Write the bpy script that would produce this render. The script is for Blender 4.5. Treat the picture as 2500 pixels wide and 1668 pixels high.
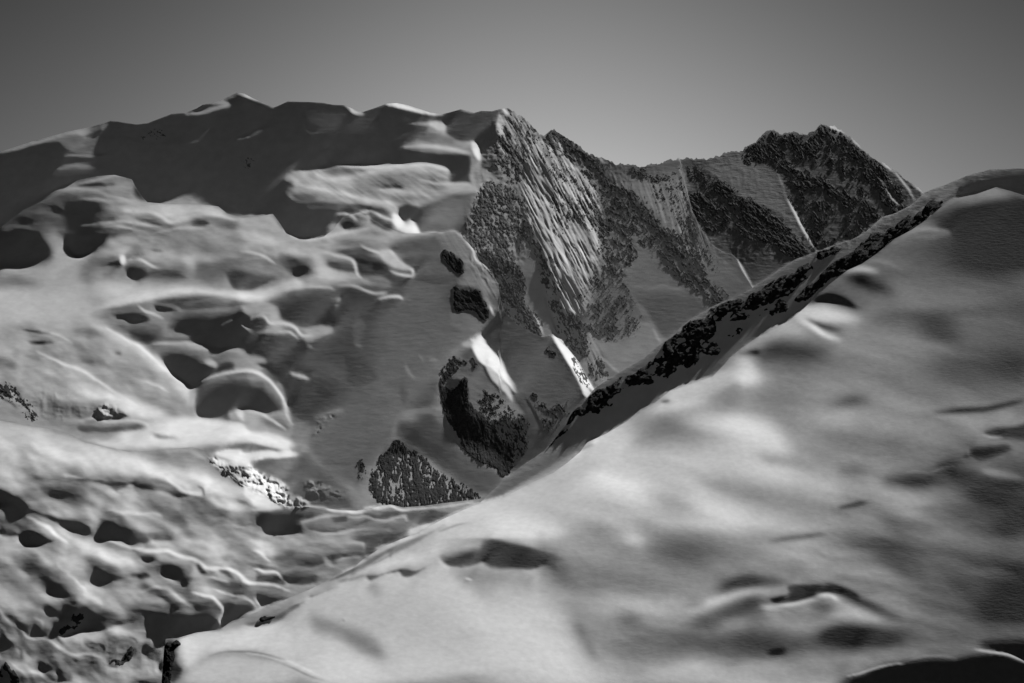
import bpy, math, time, random
import numpy as np
T_START=time.time()
for o in list(bpy.data.objects): bpy.data.objects.remove(o)
scene=bpy.context.scene
SKY_E0=.0; SKY_E1=.31; SKY_TOP=.06; SKY_X=.008; SKY_K=46.0; SKY_MIN=.10; SKY_S=.069
SUN_E=5.0; EXPO=0.66
SKY_BACK=.15
# ---------------------------------------------------------------- camera
FPX=5900.0; CU,CV=1250.,834.          # focal length and centre in photo pixels (2500 x 1668)
cam=bpy.data.cameras.new('camera'); camo=bpy.data.objects.new('camera',cam); scene.collection.objects.link(camo)
cam.sensor_width=36; cam.lens=36*FPX/2500; cam.clip_start=1; cam.clip_end=80000
camo.location=(0,0,0); camo.rotation_euler=(math.radians(90),0,0)
scene.camera=camo
# ---------------------------------------------------------------- sky and sun (the sun stands behind the mountains, to the right)
AZ=math.radians(45); EL=math.radians(42)
SX=math.sin(AZ)*math.cos(EL); SY=math.cos(AZ)*math.cos(EL); SZ=math.sin(EL)
w=bpy.data.worlds.new('World'); scene.world=w; w.use_nodes=True
nt=w.node_tree; nt.nodes.clear(); N=nt.nodes.new; L=nt.links.new
out=N('ShaderNodeOutputWorld'); bg=N('ShaderNodeBackground'); sky=N('ShaderNodeTexSky')
sky.sky_type='NISHITA'; sky.sun_disc=False; sky.sun_elevation=EL; sky.sun_rotation=AZ; sky.altitude=3500; sky.air_density=1.0; sky.dust_density=.4; sky.ozone_density=1
sep=N('ShaderNodeSeparateColor'); L(sky.outputs[0],sep.inputs[0])       # black-and-white film behind a red filter
tc=N('ShaderNodeTexCoord'); sx=N('ShaderNodeSeparateXYZ'); L(tc.outputs['Generated'],sx.inputs[0])
mr=N('ShaderNodeMapRange'); mr.interpolation_type='SMOOTHSTEP'; mr.inputs['From Min'].default_value=SKY_E0; mr.inputs['From Max'].default_value=SKY_E1; mr.inputs['To Min'].default_value=1.0; mr.inputs['To Max'].default_value=SKY_TOP
L(sx.outputs['Z'],mr.inputs['Value'])
az=N('ShaderNodeMath'); az.operation='SUBTRACT'; az.inputs[1].default_value=SKY_X; L(sx.outputs['X'],az.inputs[0])
a2=N('ShaderNodeMath'); a2.operation='MULTIPLY'; L(az.outputs[0],a2.inputs[0]); L(az.outputs[0],a2.inputs[1])
a3=N('ShaderNodeMath'); a3.operation='MULTIPLY'; a3.inputs[1].default_value=SKY_K; L(a2.outputs[0],a3.inputs[0])
a4=N('ShaderNodeMath'); a4.operation='ADD'; a4.inputs[1].default_value=1; L(a3.outputs[0],a4.inputs[0])
a5=N('ShaderNodeMath'); a5.operation='DIVIDE'; a5.inputs[0].default_value=1; L(a4.outputs[0],a5.inputs[1])
a6=N('ShaderNodeMath'); a6.operation='MAXIMUM'; a6.inputs[1].default_value=SKY_MIN; L(a5.outputs[0],a6.inputs[0])
m1=N('ShaderNodeMath'); m1.operation='MULTIPLY'; L(sep.outputs[0],m1.inputs[0]); L(mr.outputs[0],m1.inputs[1])
m2=N('ShaderNodeMath'); m2.operation='MULTIPLY'; L(m1.outputs[0],m2.inputs[0]); L(a6.outputs[0],m2.inputs[1])
lo=N('ShaderNodeMapRange'); lo.inputs['From Min'].default_value=-.06; lo.inputs['From Max'].default_value=0; lo.inputs['To Min'].default_value=.12; lo.inputs['To Max'].default_value=1; L(sx.outputs['Z'],lo.inputs['Value'])
m3=N('ShaderNodeMath'); m3.operation='MULTIPLY'; L(m2.outputs[0],m3.inputs[0]); L(lo.outputs[0],m3.inputs[1])
fy=N('ShaderNodeMapRange'); fy.inputs['From Min'].default_value=.2; fy.inputs['From Max'].default_value=.95; fy.inputs['To Min'].default_value=SKY_BACK; fy.inputs['To Max'].default_value=1; L(sx.outputs['Y'],fy.inputs['Value'])
m4=N('ShaderNodeMath'); m4.operation='MULTIPLY'; L(m3.outputs[0],m4.inputs[0]); L(fy.outputs[0],m4.inputs[1])
L(m4.outputs[0],bg.inputs[0]); bg.inputs[1].default_value=SKY_S; L(bg.outputs[0],out.inputs[0])
sl=bpy.data.lights.new('sun','SUN'); sl.energy=SUN_E; sl.angle=math.radians(.55); sl.color=(1,1,1)
so=bpy.data.objects.new('sun',sl); scene.collection.objects.link(so)
from mathutils import Vector
so.rotation_euler=Vector((SX,SY,SZ)).to_track_quat('Z','Y').to_euler()
scene.view_settings.view_transform='Standard'; scene.view_settings.look='None'; scene.view_settings.exposure=EXPO; scene.view_settings.gamma=1
scene.render.engine='CYCLES'; scene.cycles.max_bounces=4; scene.cycles.diffuse_bounces=2
TONES="""@F 0 0 1
C X
P 60 20 -100,300 700,200 1250,240 1400,300 1600,380 1900,290 2300,450 2300,900 1200,1230 -100,1200
P 125 10 -100,540 330,440 560,500 700,570 1000,570 1000,1300 -100,1300
P 125 10 -100,1100 1200,1100 1200,1700 -100,1700
C F
P 128 8 380,1700 400,1560 600,1500 900,1345 1180,1225 1440,1075 1740,918 1960,750 2200,575 2430,455 2700,455 2700,1800 380,1800
C N
P 66 6 1040,1330 1200,1190 1330,1085 1400,985 1700,760 2250,450 2700,380 2700,480 2300,500 1900,790 1500,1045 1180,1235
@z1
C X
P 26 25 -200,760 0,745 130,712 250,725 420,665 500,720 530,800 480,860 400,930 500,990 400,1080 250,1170 100,1280 0,1390 -200,1500
P 95 12 -200,800 0,738 300,640 560,570 745,535 860,495 835,570 800,740 640,750 540,700 430,650 150,710 0,745
P 130 8 -50,740 300,640 560,570 745,535 700,600 560,598 430,630 160,705 0,742
P 62 8 670,610 860,515 900,490 830,570 790,615
L 125 16 6 820,560 880,510
P 92 15 510,630 800,635 800,700 780,745 640,745 520,700
L 118 22 8 530,765 750,765 945,740
P 80 25 540,790 700,800 860,790 945,830 930,910 800,905 600,930 400,920 480,850
L 108 30 20 450,885 620,850 780,860 920,880
P 36 15 540,930 920,920 800,950 650,978 520,1010 420,1030
P 47 14 905,485 1110,515 1510,425 1700,420 1880,430 1700,640 1300,700 1000,760 820,740 790,690 850,600
P 40 25 820,750 1300,700 1700,900 1400,1120 1210,1145 1080,1080 1100,990 930,925 945,830
P 66 40 1850,650 2200,600 2335,700 2335,1150 1900,1200 1650,1100 1750,850
P 52 10 1800,330 1940,262 2050,300 2220,385 2335,340 2335,460 1880,430 1700,420
L 165 14 4 1935,258 1985,268 2060,305 2220,378
L 130 30 10 1510,428 1640,418 1740,385 1860,350 1800,335 1720,340
P 35 6 1515,420 1640,355 1700,350 1690,380 1600,410
L 125 14 6 1790,325 1850,300 1935,258
P 150 6 2040,590 2080,540 2160,518 2215,535 2180,555 2100,575 2050,605 1960,625 1920,640 1960,600 2010,585
P 60 6 2050,560 2110,545 2080,575 2050,590
L 30 14 4 1160,625 1210,615 1260,600 1320,590
L 25 18 4 1990,790 2010,810 2030,830
P 76 50 1300,850 1800,750 2300,900 2200,1050 1700,1100 1400,1000
P 74 40 1500,480 1900,560 1800,640 1400,620
L 84 24 14 820,610 1100,640 1300,670 1700,640
L 90 7 3 820,612 1000,615 1150,635
L 90 7 3 1400,655 1480,665 1600,655
L 92 8 3 1940,440 2040,490 2150,475
P 120 30 470,1060 560,1020 680,985 800,965 930,925 1000,940 1080,980 1098,1010 1080,1085 1150,1110 1210,1150 1400,1165 1640,1165 1780,1180 1850,1240 1950,1275 2220,1240 2335,1380 2335,1700 -100,1700 -100,1420 0,1400 200,1200
P 76 60 0,1420 100,1290 350,1120 700,1040 900,1160 850,1330 500,1420
P 48 25 600,1010 700,980 850,985 980,1000 850,1020 700,1025
L 150 16 10 480,1050 600,1035 750,1045 860,1080 980,1110 1080,1140
L 150 12 8 600,1000 720,985 830,960 930,930 990,940
P 75 20 500,1080 700,1065 850,1095 960,1130 840,1120 600,1110
L 150 16 10 620,1115 760,1115 880,1130 1050,1140 1150,1150
P 52 35 380,1140 600,1130 820,1160 840,1220 700,1260 480,1260 380,1200
P 62 35 150,1180 380,1110 400,1200 300,1290 100,1300
P 160 30 850,1170 1150,1160 1400,1180 1400,1290 1200,1240 950,1230
P 170 18 1300,1250 1400,1170 1640,1170 1780,1185 1840,1240 1700,1260 1500,1290
L 185 20 10 1000,1215 1250,1235 1400,1310 1550,1255 1780,1250 1950,1290 2150,1260 2220,1245
P 50 10 855,1290 950,1240 1020,1225 940,1275 1000,1295 880,1310
P 60 6 1105,1280 1180,1268 1280,1300 1330,1335 1260,1330 1150,1300
P 62 7 1510,1300 1580,1275 1660,1280 1720,1320 1650,1360 1550,1350 1560,1325
L 180 12 6 640,1340 780,1320 1000,1300 1200,1330 1320,1355
L 175 14 8 700,1370 800,1345 1000,1345 1200,1400 1320,1385 1500,1350 1660,1360 1780,1300
P 60 18 600,1400 850,1370 1050,1410 880,1450 760,1560 600,1560 540,1450
P 110 20 1700,1300 2000,1300 2200,1330 2150,1370 1900,1390 1800,1340
P 65 7 1945,1410 2080,1385 2180,1390 2250,1430 2160,1455 1990,1450
P 60 6 2165,1480 2240,1452 2330,1460 2335,1510 2210,1508
L 175 10 5 1940,1395 2080,1375 2200,1375 2280,1440
L 175 10 5 1930,1445 2000,1452 2120,1462 2180,1500 2260,1520
P 30 30 -100,1440 150,1380 300,1370 400,1500 420,1700 -100,1700
P 30 25 500,1400 750,1380 900,1430 830,1500 720,1580 600,1580 545,1480
P 130 20 330,1390 430,1380 500,1420 560,1500 600,1600 450,1600 400,1480
P 150 30 850,1500 1200,1420 1900,1500 1900,1600 800,1600
@z2
C X
P 58 12 0,280 225,380 340,335 620,345 820,370 880,430 960,425 1180,365 1400,430 1620,445 1760,400 2060,400 2040,560 2035,700 2000,960 1900,850 1830,650 1640,570 1600,480 1300,480 1200,700 900,830 500,850 330,960 300,1150 200,1250 0,1300
P 40 25 330,600 650,580 850,640 1000,700 1280,700 1000,800 600,810 300,900 0,1000 0,850 200,750
P 72 30 1000,450 1250,400 1700,450 2030,500 2000,900 1900,850 1850,700 1650,560 1500,470
L 200 12 4 0,275 60,305 225,375
L 190 26 5 850,400 900,415 950,420
L 190 14 4 790,362 830,375 880,400
P 215 4 1130,352 1220,340 1320,362 1480,415 1600,434 1450,432 1330,400 1210,372
L 170 8 3 1750,392 1820,410 1860,420
L 45 10 5 0,480 150,470 240,460 440,480 520,580 660,560
P 80 40 500,380 900,450 1300,440 1200,560 800,600 550,520
L 88 18 10 980,680 1200,640 1330,560
L 92 8 3 440,480 520,580 580,580 660,560
L 92 10 4 1180,500 1300,480 1450,470
L 88 7 3 0,490 150,468 180,480
P 76 40 0,880 400,760 700,720 900,760 700,830 300,900 100,1000
P 110 6 0,590 40,605 70,580 130,530 215,530 140,570 60,610 0,620
P 115 8 600,730 650,705 670,715 630,740
P 45 10 1180,500 1350,465 1480,475 1300,510 1250,570 1150,600
P 135 12 1310,512 1450,485 1560,492 1605,485 1630,530 1640,590 1700,640 1800,655 1860,655 1900,690 1918,830 1900,850 1830,760 1500,740 1290,712 1380,650 1450,580 1480,520
P 170 8 1480,495 1600,500 1630,550 1560,560
L 185 26 12 1300,700 1480,690 1680,715 1820,745 1850,700
P 105 15 1450,580 1620,600 1700,650 1650,680 1420,650
P 160 6 1835,740 1860,690 1890,700 1915,840 1870,810
P 60 15 1300,730 1500,755 1830,770 1830,990 1680,990 1665,880 1450,830 1150,830 1000,790
P 150 15 330,965 400,900 560,885 600,860 740,850 900,840 1090,835 1250,840 1440,832 1600,860 1665,880 1665,985 1820,992 1900,1050 1880,1080 1700,1080 1560,1150 1420,1180 1280,1160 1240,1290 1050,1180 600,1150 380,1140 340,1090 400,1010
P 90 18 640,880 800,850 1000,870 900,905 760,920 650,905
L 190 24 10 760,848 900,852 1100,862 1300,842 1450,840 1600,868 1655,895
L 175 20 14 560,900 620,945 800,960 1000,900 1200,890
P 110 25 880,970 1200,910 1500,920 1640,960 1600,1050 1300,1010 1050,1060 900,1040
P 80 14 1100,1000 1240,990 1300,1030 1150,1045
P 60 8 1495,960 1550,970 1530,990
L 170 14 8 1400,960 1530,995 1600,1000 1820,1000 1890,1050
L 180 26 14 400,1000 700,1060 900,1110 1150,1150 1240,1200
P 105 15 380,1100 450,1075 600,1110 480,1150 400,1140
L 175 12 8 1080,1045 1250,1045 1450,1090 1510,1110
L 170 8 5 1300,1125 1370,1140 1415,1178
P 95 20 1180,1080 1400,1090 1480,1130 1300,1120
P 60 12 1250,1150 1330,1170 1360,1270 1320,1320 1240,1290
P 82 30 1420,1190 1600,1110 1870,1080 1900,1140 1800,1280 1680,1380 1420,1400 1380,1280
P 100 40 1500,1200 1750,1150 1700,1320 1500,1350
P 55 25 340,1180 600,1150 950,1180 700,1230 750,1300 600,1440 480,1460 340,1400 220,1270 250,1200
P 85 12 500,1175 700,1160 950,1190 960,1220 800,1200 550,1210
P 150 15 330,1400 600,1440 700,1330 780,1330 870,1380 1000,1320 1200,1380 1190,1280 1240,1250 1330,1380 1420,1400 1640,1390 1720,1390 1860,1570 0,1570 0,1270 220,1240
P 62 6 775,1310 830,1270 900,1280 940,1330 870,1378 790,1350
P 70 6 990,1260 1060,1240 1180,1310 1188,1375 1130,1375 1030,1320
L 200 12 6 1000,1215 1100,1260 1180,1290 1250,1330 1330,1390
P 215 8 1190,1250 1240,1250 1330,1350 1350,1400 1260,1380 1200,1320
P 215 6 1310,1330 1360,1295 1400,1340 1420,1400 1340,1395
L 190 14 5 740,1245 800,1235 870,1255 910,1290
L 190 14 5 870,1245 980,1225 1000,1210
L 180 14 6 940,1320 990,1300 990,1265 930,1260
P 100 25 950,1360 1150,1390 1050,1430 900,1420
P 85 20 1180,1500 1330,1440 1600,1400 1720,1400 1850,1560 1250,1560
L 200 8 4 1280,1420 1420,1400 1640,1392 1720,1395 1860,1560
L 190 20 8 300,1375 450,1450 600,1440 750,1400 870,1385 1000,1350
P 60 14 700,1560 800,1515 950,1500 1050,1540 1100,1570
P 140 8 1835,850 1860,880 1960,1050 1900,1080 1830,1000
L 170 10 4 1940,870 2000,930 2050,990
P 100 12 1900,870 2000,960 2080,1080 1960,1100 1880,1000
@z3
C X
P 62 14 0,250 280,215 210,280 200,400 230,440 190,560 200,650 130,780 90,690 70,500 0,500
P 120 10 90,700 160,740 250,830 290,900 150,900 60,850 0,700 0,500 50,500 80,640
P 105 12 230,270 300,215 430,300 560,430 500,480 420,600 420,820 450,1050 360,1300 380,1500 0,1300 0,980 100,900 260,880 190,620 200,560 240,480 205,420
P 165 4 215,300 240,265 270,330 260,420 225,430 205,380
L 215 12 4 265,222 305,275
L 175 10 4 205,470 260,560 340,610
P 120 14 430,560 560,470 800,620 1000,850 1040,980 1040,1370 960,1560 740,1560 540,1300 430,1050 415,800
P 72 10 430,620 480,600 560,740 600,800 680,960 560,950 440,800
P 85 8 560,650 640,700 700,900 610,830
L 190 7 3 435,835 480,930 540,1100 620,1200 700,1320 800,1567
L 190 6 3 470,850 560,980 620,1100 660,1230
L 175 6 3 500,830 600,950 700,1090
L 180 6 3 480,600 540,730
L 185 7 3 530,490 580,600
L 185 6 3 550,760 580,795
L 180 6 3 600,640 700,760 800,880 900,1050 1000,1240
L 170 6 3 680,680 800,800 900,950
L 175 6 3 720,660 870,720 950,830 990,890
L 190 7 3 850,1080 940,1160 1010,1260 1055,1370
L 180 6 3 680,890 760,980 800,1080
L 185 7 3 700,1270 760,1400 820,1567
L 190 7 3 760,1230 840,1400 900,1567
L 190 7 3 790,1150 880,1340 960,1500
L 185 6 3 920,1380 1000,1440
L 210 12 4 465,1060 500,1180 545,1330
L 200 8 3 545,1340 580,1567
L 205 9 3 690,455 750,560
L 180 6 3 640,430 700,520
L 170 14 8 820,1000 900,1150 980,1250
P 95 8 780,1080 900,1200 1000,1380 1040,1400 1000,1300 880,1080
P 72 14 380,1300 460,1100 520,1200 560,1350 560,1567 400,1567
P 68 25 700,470 900,560 1100,640 1400,690 1620,625 1900,640 2335,490 2335,1567 1050,1567 1050,1380 1040,980 1000,850 850,690 760,560
P 90 25 1130,820 1600,800 1700,750 1760,900 1900,1200 2050,1390 2150,1430 2230,1567 1900,1567 1800,1400 1550,1200 1500,1100 1300,900
P 78 20 1320,1330 1480,1330 1500,1480 1200,1567 1200,1500 1340,1400
P 78 10 1900,1200 2060,1170 2200,1220 2300,1290 1920,1260
P 50 10 1920,1260 2335,1300 2335,1567 2240,1567 2140,1400 2050,1390
P 85 30 1900,700 2300,650 2335,900 2100,850
L 120 10 3 2000,1360 2060,1395 2120,1400 2170,1450
L 225 9 2 2175,1450 2230,1567
L 150 8 3 1690,700 1740,770
L 190 6 2 1055,630 1075,650
L 190 6 2 1690,630 1710,635
P 200 5 0,500 40,495 65,520 80,640 30,600
@z4
C X
P 55 20 0,405 230,355 520,205 720,215 885,150 1100,250 1400,475 1630,645 1270,880 850,1065 650,1130 300,1300 -50,1000
P 75 25 0,420 350,330 520,440 600,560 640,700 850,1050 780,1060 600,800 350,690 100,500
P 50 25 600,560 900,620 1300,800 1300,870 850,1060 640,650
P 55 10 60,960 200,890 400,970 680,1130 420,1310 260,1090
P 42 10 70,965 350,970 670,1120 420,1310 250,1080
L 215 8 2 650,690 700,780 760,900 860,1062
L 110 6 3 570,460 610,580 640,680
L 225 9 2 290,1120 340,1210 400,1315
P 76 20 0,900 100,1000 240,1080 300,1150 400,1320 200,1420 0,1500
L 190 9 4 890,152 1000,190 1080,230
L 180 10 3 1110,265 1200,340 1270,390
L 165 12 4 1290,400 1400,490
L 150 10 4 1300,520 1400,690 1480,740
L 150 10 4 1410,490 1500,600 1560,700
L 190 8 3 1540,580 1625,650
C N
P 48 14 1600,660 1930,525 2100,480 2400,470 2400,650 2140,610 1830,690 1650,830 1400,980 1180,1150 950,1300 640,1567 0,1567 400,1330 690,1140 1000,1015 1280,870 1430,790
L 78 40 15 1600,690 1700,640 1880,570 1700,720 1550,800
P 30 15 1900,580 2200,520 2400,520 2400,640 2150,600 1900,650
L 70 14 6 400,1325 690,1140 1000,1020 1280,880
L 90 8 4 1130,965 1180,945 1330,830 1430,795
L 60 50 25 400,1500 900,1200 1200,960
C F
P 110 25 1830,690 2140,610 2340,665 2400,900 1900,860 1650,840
P 140 25 1950,680 2130,625 2250,680 2100,720 1900,740
L 140 14 6 1640,830 1760,750 1840,695 2000,655 2140,612
P 26 50 1900,760 2340,700 2500,760 2500,1050 2000,1010 1750,900
P 60 25 1700,880 1850,840 2000,900 1850,940
L 165 25 15 1480,950 1600,905 1800,930 1700,960 1560,960
P 110 60 1300,1050 1800,960 2100,1080 1900,1200 1400,1180
P 32 35 1900,1120 2100,1080 2500,1020 2500,1160 2100,1140
L 45 14 10 1700,1180 1900,1130 2340,1040
L 170 22 14 1090,1180 1300,1130 1480,1200
P 75 20 1100,1220 1300,1200 1500,1320 1300,1290
P 50 14 860,1390 950,1340 1080,1390 1200,1480 1000,1430
P 165 14 780,1450 900,1400 1050,1440 1200,1520 1000,1567 700,1540
P 105 60 1500,1250 2340,1250 2340,1500 1700,1500
L 55 20 14 1500,1540 1900,1500 2340,1450
@z5
C X
P 32 14 -100,20 130,0 300,40 420,160 460,240 350,300 230,328 120,300 0,285 -100,280
P 150 30 0,330 220,330 420,270 500,130 570,200 620,260 700,260 700,700 0,700
P 95 30 -100,420 100,400 230,450 350,480 200,500 0,520 -100,520
P 32 12 510,80 700,60 900,60 830,130 740,210 660,256 600,235 560,160
L 210 14 8 560,180 590,235 660,262 740,225
P 110 30 660,320 900,260 950,320 820,360 780,480 700,500
P 95 20 800,300 980,250 990,300 880,345 790,350
P 38 8 800,330 900,300 985,275 975,300 900,330
P 230 5 980,260 1020,250 1030,300 1000,320 985,300
P 42 6 1020,290 1090,240 1180,220 1110,260 1060,280
P 52 6 1015,320 1080,305 1150,310 1200,350 1230,400 1160,445 1110,450 1040,400
L 190 14 6 1035,290 1100,275 1190,310 1260,345 1390,360
P 85 20 1200,400 1300,350 1420,370 1500,440 1380,450 1240,440
P 170 30 800,430 1000,470 1200,480 1500,480 1700,520 1400,560 900,600 700,560 780,480
P 105 25 1600,130 1800,110 1850,150 1700,180
P 75 10 1210,190 1290,180 1340,200 1270,215
P 125 25 1100,80 1900,60 1900,250 1500,330 1400,200 1100,180
P 95 20 1580,340 1750,290 1880,300 1830,420 1700,470 1600,420
P 58 10 1850,380 1880,330 1980,310 2100,350 2250,400 2240,440 2120,500 2060,535 1960,535 1880,490
P 110 20 1980,240 2150,230 2300,330 2300,420 2150,370 1950,300
P 175 20 1450,250 1600,240 1750,270 1600,290 1560,360 1500,320
L 195 12 6 1950,225 2100,235 2240,310
P 225 18 1000,600 1250,540 1500,520 1700,530 1900,550 2050,600 2150,590 2335,460 2335,520 2180,610 2100,625 1800,580 1600,565 1350,575 1100,625 850,680 740,710
L 110 8 6 760,710 900,680 1050,655 1200,620
P 165 60 -100,550 700,550 750,700 650,800 300,850 -100,850
P 170 20 -100,550 250,550 200,700 -100,760
P 125 15 900,690 1100,640 1250,640 1420,710 1340,840 1100,800 900,770
P 50 7 890,730 950,705 1060,690 1150,700 1210,740 1200,780 1120,790 1040,765 980,760
L 35 9 3 950,765 990,745
L 190 12 5 1120,655 1180,700 1270,730 1330,760
P 42 6 1235,630 1300,640 1400,665 1470,700 1330,700 1270,680
P 80 8 1250,620 1350,585 1550,575 1760,582 1700,600 1500,640 1480,665 1380,640
P 50 18 1420,710 1500,660 1950,650 2250,640 2335,760 2335,1200 2160,1180 1950,1000 1740,1000 1530,960 1530,900 1400,860 1345,835
P 72 14 1480,640 1700,610 1900,625 1950,650 1600,690 1480,680
P 60 40 1700,800 2000,880 2335,900 2335,1100 2100,1080 1900,930
P 140 10 1960,680 2050,645 2200,630 2270,690 2310,770 2335,780 2335,820 2200,800 2120,760 2020,750
P 85 8 2060,690 2200,660 2240,720 2130,720
L 200 12 5 1955,680 2050,650 2200,635
P 62 5 2020,780 2100,745 2160,760 2170,810 2120,855 2040,840
L 195 14 6 1950,790 2010,840 2080,875 2120,870
L 195 12 5 2030,755 2100,735 2180,745 2230,790 2335,790
L 150 10 5 1790,815 1880,770 1900,760
P 90 25 850,820 1100,830 1340,850 1300,960 1240,1050 1120,950
P 60 20 1050,850 1300,880 1280,940 1150,980
P 115 15 1340,860 1500,870 1530,940 1400,950 1250,960 1350,900
P 190 30 700,760 900,840 1100,950 1280,1070 1400,1200 1450,1270 1580,1310 1600,1450 1300,1400 1200,1200 900,1000
L 215 18 10 860,830 1050,940 1200,1040 1320,1160 1400,1230 1460,1275 1580,1310
L 185 20 8 1240,970 1350,960 1450,955 1550,960 1720,1000
P 45 10 1285,1030 1350,980 1480,965 1600,1020 1680,1090 1750,1150 1740,1210 1650,1290 1580,1318 1490,1270 1400,1220 1340,1120
P 150 12 1510,970 1640,965 1720,1005 1700,1030 1600,1010
P 130 14 1740,1010 1900,995 1970,1010 2050,1060 2160,1080 2160,1115 2060,1120 2140,1190 2220,1260 2290,1290 2335,1420 2335,1600 2200,1530 1980,1490 1900,1170 1750,1090
P 170 12 1660,1110 1720,1090 1755,1120 1740,1155 1690,1130
P 60 10 1760,1110 1850,1080 1910,1100 1900,1160 1800,1190 1750,1200
L 195 20 8 1640,1270 1760,1220 1900,1190 2000,1180 2100,1200 2200,1270 2300,1400 2335,1500
P 55 10 1600,1420 1620,1320 1680,1270 1800,1235 1960,1220 2100,1230 2200,1310 2320,1460 2200,1530 2000,1500 1900,1530 1880,1600 1700,1600 1610,1520
P 95 12 2060,1270 2130,1270 2150,1310 2080,1300
P 215 4 2090,1280 2120,1300 2105,1305
P 82 10 1790,1340 1880,1330 1850,1360
P 165 14 1880,1530 1960,1490 2060,1510 2200,1567 1900,1600
P 150 25 0,850 700,850 900,900 1200,1100 1400,1300 1500,1500 1000,1600 0,1500
P 130 40 100,1000 400,950 900,1050 1000,1250 600,1150 300,1080
L 70 14 7 180,850 260,860 420,880
L 190 10 6 400,870 500,900 580,950
P 55 8 230,950 290,930 400,940 440,960 330,970 260,975
P 85 12 690,915 740,910 760,925
P 100 20 760,880 880,900 700,900 480,880
P 60 8 915,1040 950,1030 990,1045 930,1055
P 100 18 560,860 700,850 850,900 700,890
P 75 14 80,1060 150,1080 260,1100 160,1090
P 85 25 -50,1080 100,1100 150,1170 0,1170
P 50 7 525,1160 560,1140 590,1145 550,1160
P 100 15 640,1100 740,1080 780,1120 700,1125
L 195 16 10 300,1030 450,1100 520,1140 700,1200 850,1300 1000,1400 1150,1500
L 190 14 10 1100,1260 1250,1290 1380,1360
P 115 20 1200,1170 1300,1260 1250,1280 1150,1200
P 120 30 900,1130 1100,1180 1200,1250 1000,1250
P 195 30 550,1290 850,1340 1100,1450 1400,1567 1000,1567 700,1400
P 130 20 0,1290 120,1330 250,1480 330,1567 0,1567
P 35 7 100,1330 150,1370 200,1440 230,1480 180,1440
P 45 7 0,1330 60,1370 90,1400 30,1380
L 55 10 4 20,1400 90,1440 140,1480
P 112 25 220,1420 350,1380 600,1440 760,1480 800,1567 400,1567 260,1500
P 45 7 770,1490 880,1450 980,1500 1060,1550 900,1567 790,1560
@z6
C X
P 66 40 300,640 760,500 1200,400 1600,250 1750,600 1950,800 1600,1000 1200,1567 380,1567 200,1100 0,900
P 84 40 1100,700 1600,650 1700,850 1950,780 1800,950 1600,1150 1500,1500 1000,1400 1050,1000
P 86 30 1250,450 1550,470 1600,620 1400,700 1200,560
P 52 25 1280,400 1500,420 1650,450 1550,480 1350,440
P 48 25 800,1000 1000,1080 1100,1250 850,1300 800,1100
P 48 20 300,1080 450,1150 550,1200 350,1150
P 50 25 550,1300 750,1360 650,1420
P 84 30 500,1100 800,1150 800,1280 550,1200
P 50 20 1240,1300 1320,1360 1280,1450
P 90 15 890,750 950,760 960,850 900,980 870,900
L 125 9 4 890,975 940,980
L 125 9 4 1490,1090 1560,1090
L 110 12 6 1400,1050 1450,1110
L 105 22 10 1300,1130 1370,1260
P 92 6 1690,700 1950,760 1960,860 1700,840 1680,760
P 105 14 1540,100 1720,60 1850,200 1950,330 2040,470 2050,680 1950,650 1900,520 1720,480 1780,380 1750,280
L 205 9 4 1720,62 1780,110 1850,200 1880,290 1960,340 2050,470
L 190 14 5 1990,660 2020,740
P 78 12 1960,540 2050,560 2050,650 2000,640
P 80 12 1240,200 1600,180 1700,400 1350,380 1300,300
P 72 25 900,300 1160,380 1300,420 1200,520 1150,440 920,430
P 62 12 720,200 850,165 950,180 1100,250 1200,330 1180,400 1000,420 910,380 880,300 800,250
L 210 14 6 940,165 1000,200 1090,220 1180,210 1250,290 1330,340 1365,370 1355,410 1300,410 1230,395 1180,370
P 160 10 1090,215 1180,210 1250,280 1340,340 1340,365 1220,350 1130,300
P 95 4 1220,365 1290,362 1330,375 1300,400 1250,390
P 150 20 460,200 700,190 900,165 850,175 750,215 560,230
P 75 12 640,300 720,270 860,290 905,350 900,380 760,370 680,345
L 200 12 6 640,215 740,250 850,275 890,320 910,400 960,440
P 90 16 260,250 340,240 520,330 500,420 400,440 320,350
P 65 10 350,340 420,300 500,330 480,400 400,410
P 165 22 540,240 620,250 680,350 900,440 960,430 1060,430 1170,470 1170,500 1040,490 880,490 700,490 470,500 420,450 560,380
P 105 12 1000,440 1120,450 1160,490 1050,480
P 220 20 -50,540 130,540 250,510 360,450 420,440 470,500 350,520 220,580 100,615 -50,610
L 205 10 4 300,530 450,510 660,505 730,530
L 205 14 5 740,490 880,495 1000,540 1060,550 1145,545
P 64 14 750,510 880,500 980,550 1080,590 1060,660 940,700 800,690 760,600
P 150 8 680,590 750,590 760,620 720,625
P 140 6 720,650 755,650 740,668
L 215 16 6 1080,605 1150,580 1240,580 1275,600
P 55 20 280,600 700,520 740,620 700,680 780,800 600,830 300,760 280,660
P 145 14 0,650 100,635 210,640 270,700 310,780 470,840 560,820 660,820 720,860 640,910 520,950 420,900 220,880 100,870 200,800 120,740 0,730
P 95 14 300,830 460,860 500,900 350,890
L 195 14 6 20,780 60,745 150,735 200,790 300,800 400,840 470,900 560,905
P 62 4 18,800 60,760 150,760 180,830 130,870 60,850
L 190 9 4 220,890 280,870 360,870 440,930
L 140 12 5 500,975 545,985
P 165 8 350,1200 420,1205 500,1230 515,1260 440,1240 370,1220
L 195 18 7 0,1150 100,1190 200,1260 270,1330 310,1430
P 98 10 1610,1150 1700,1020 1830,950 1900,1100 1980,1250 2060,1350 2180,1420 2250,1567 1850,1567 1800,1300 1650,1250 1590,1250
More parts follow.
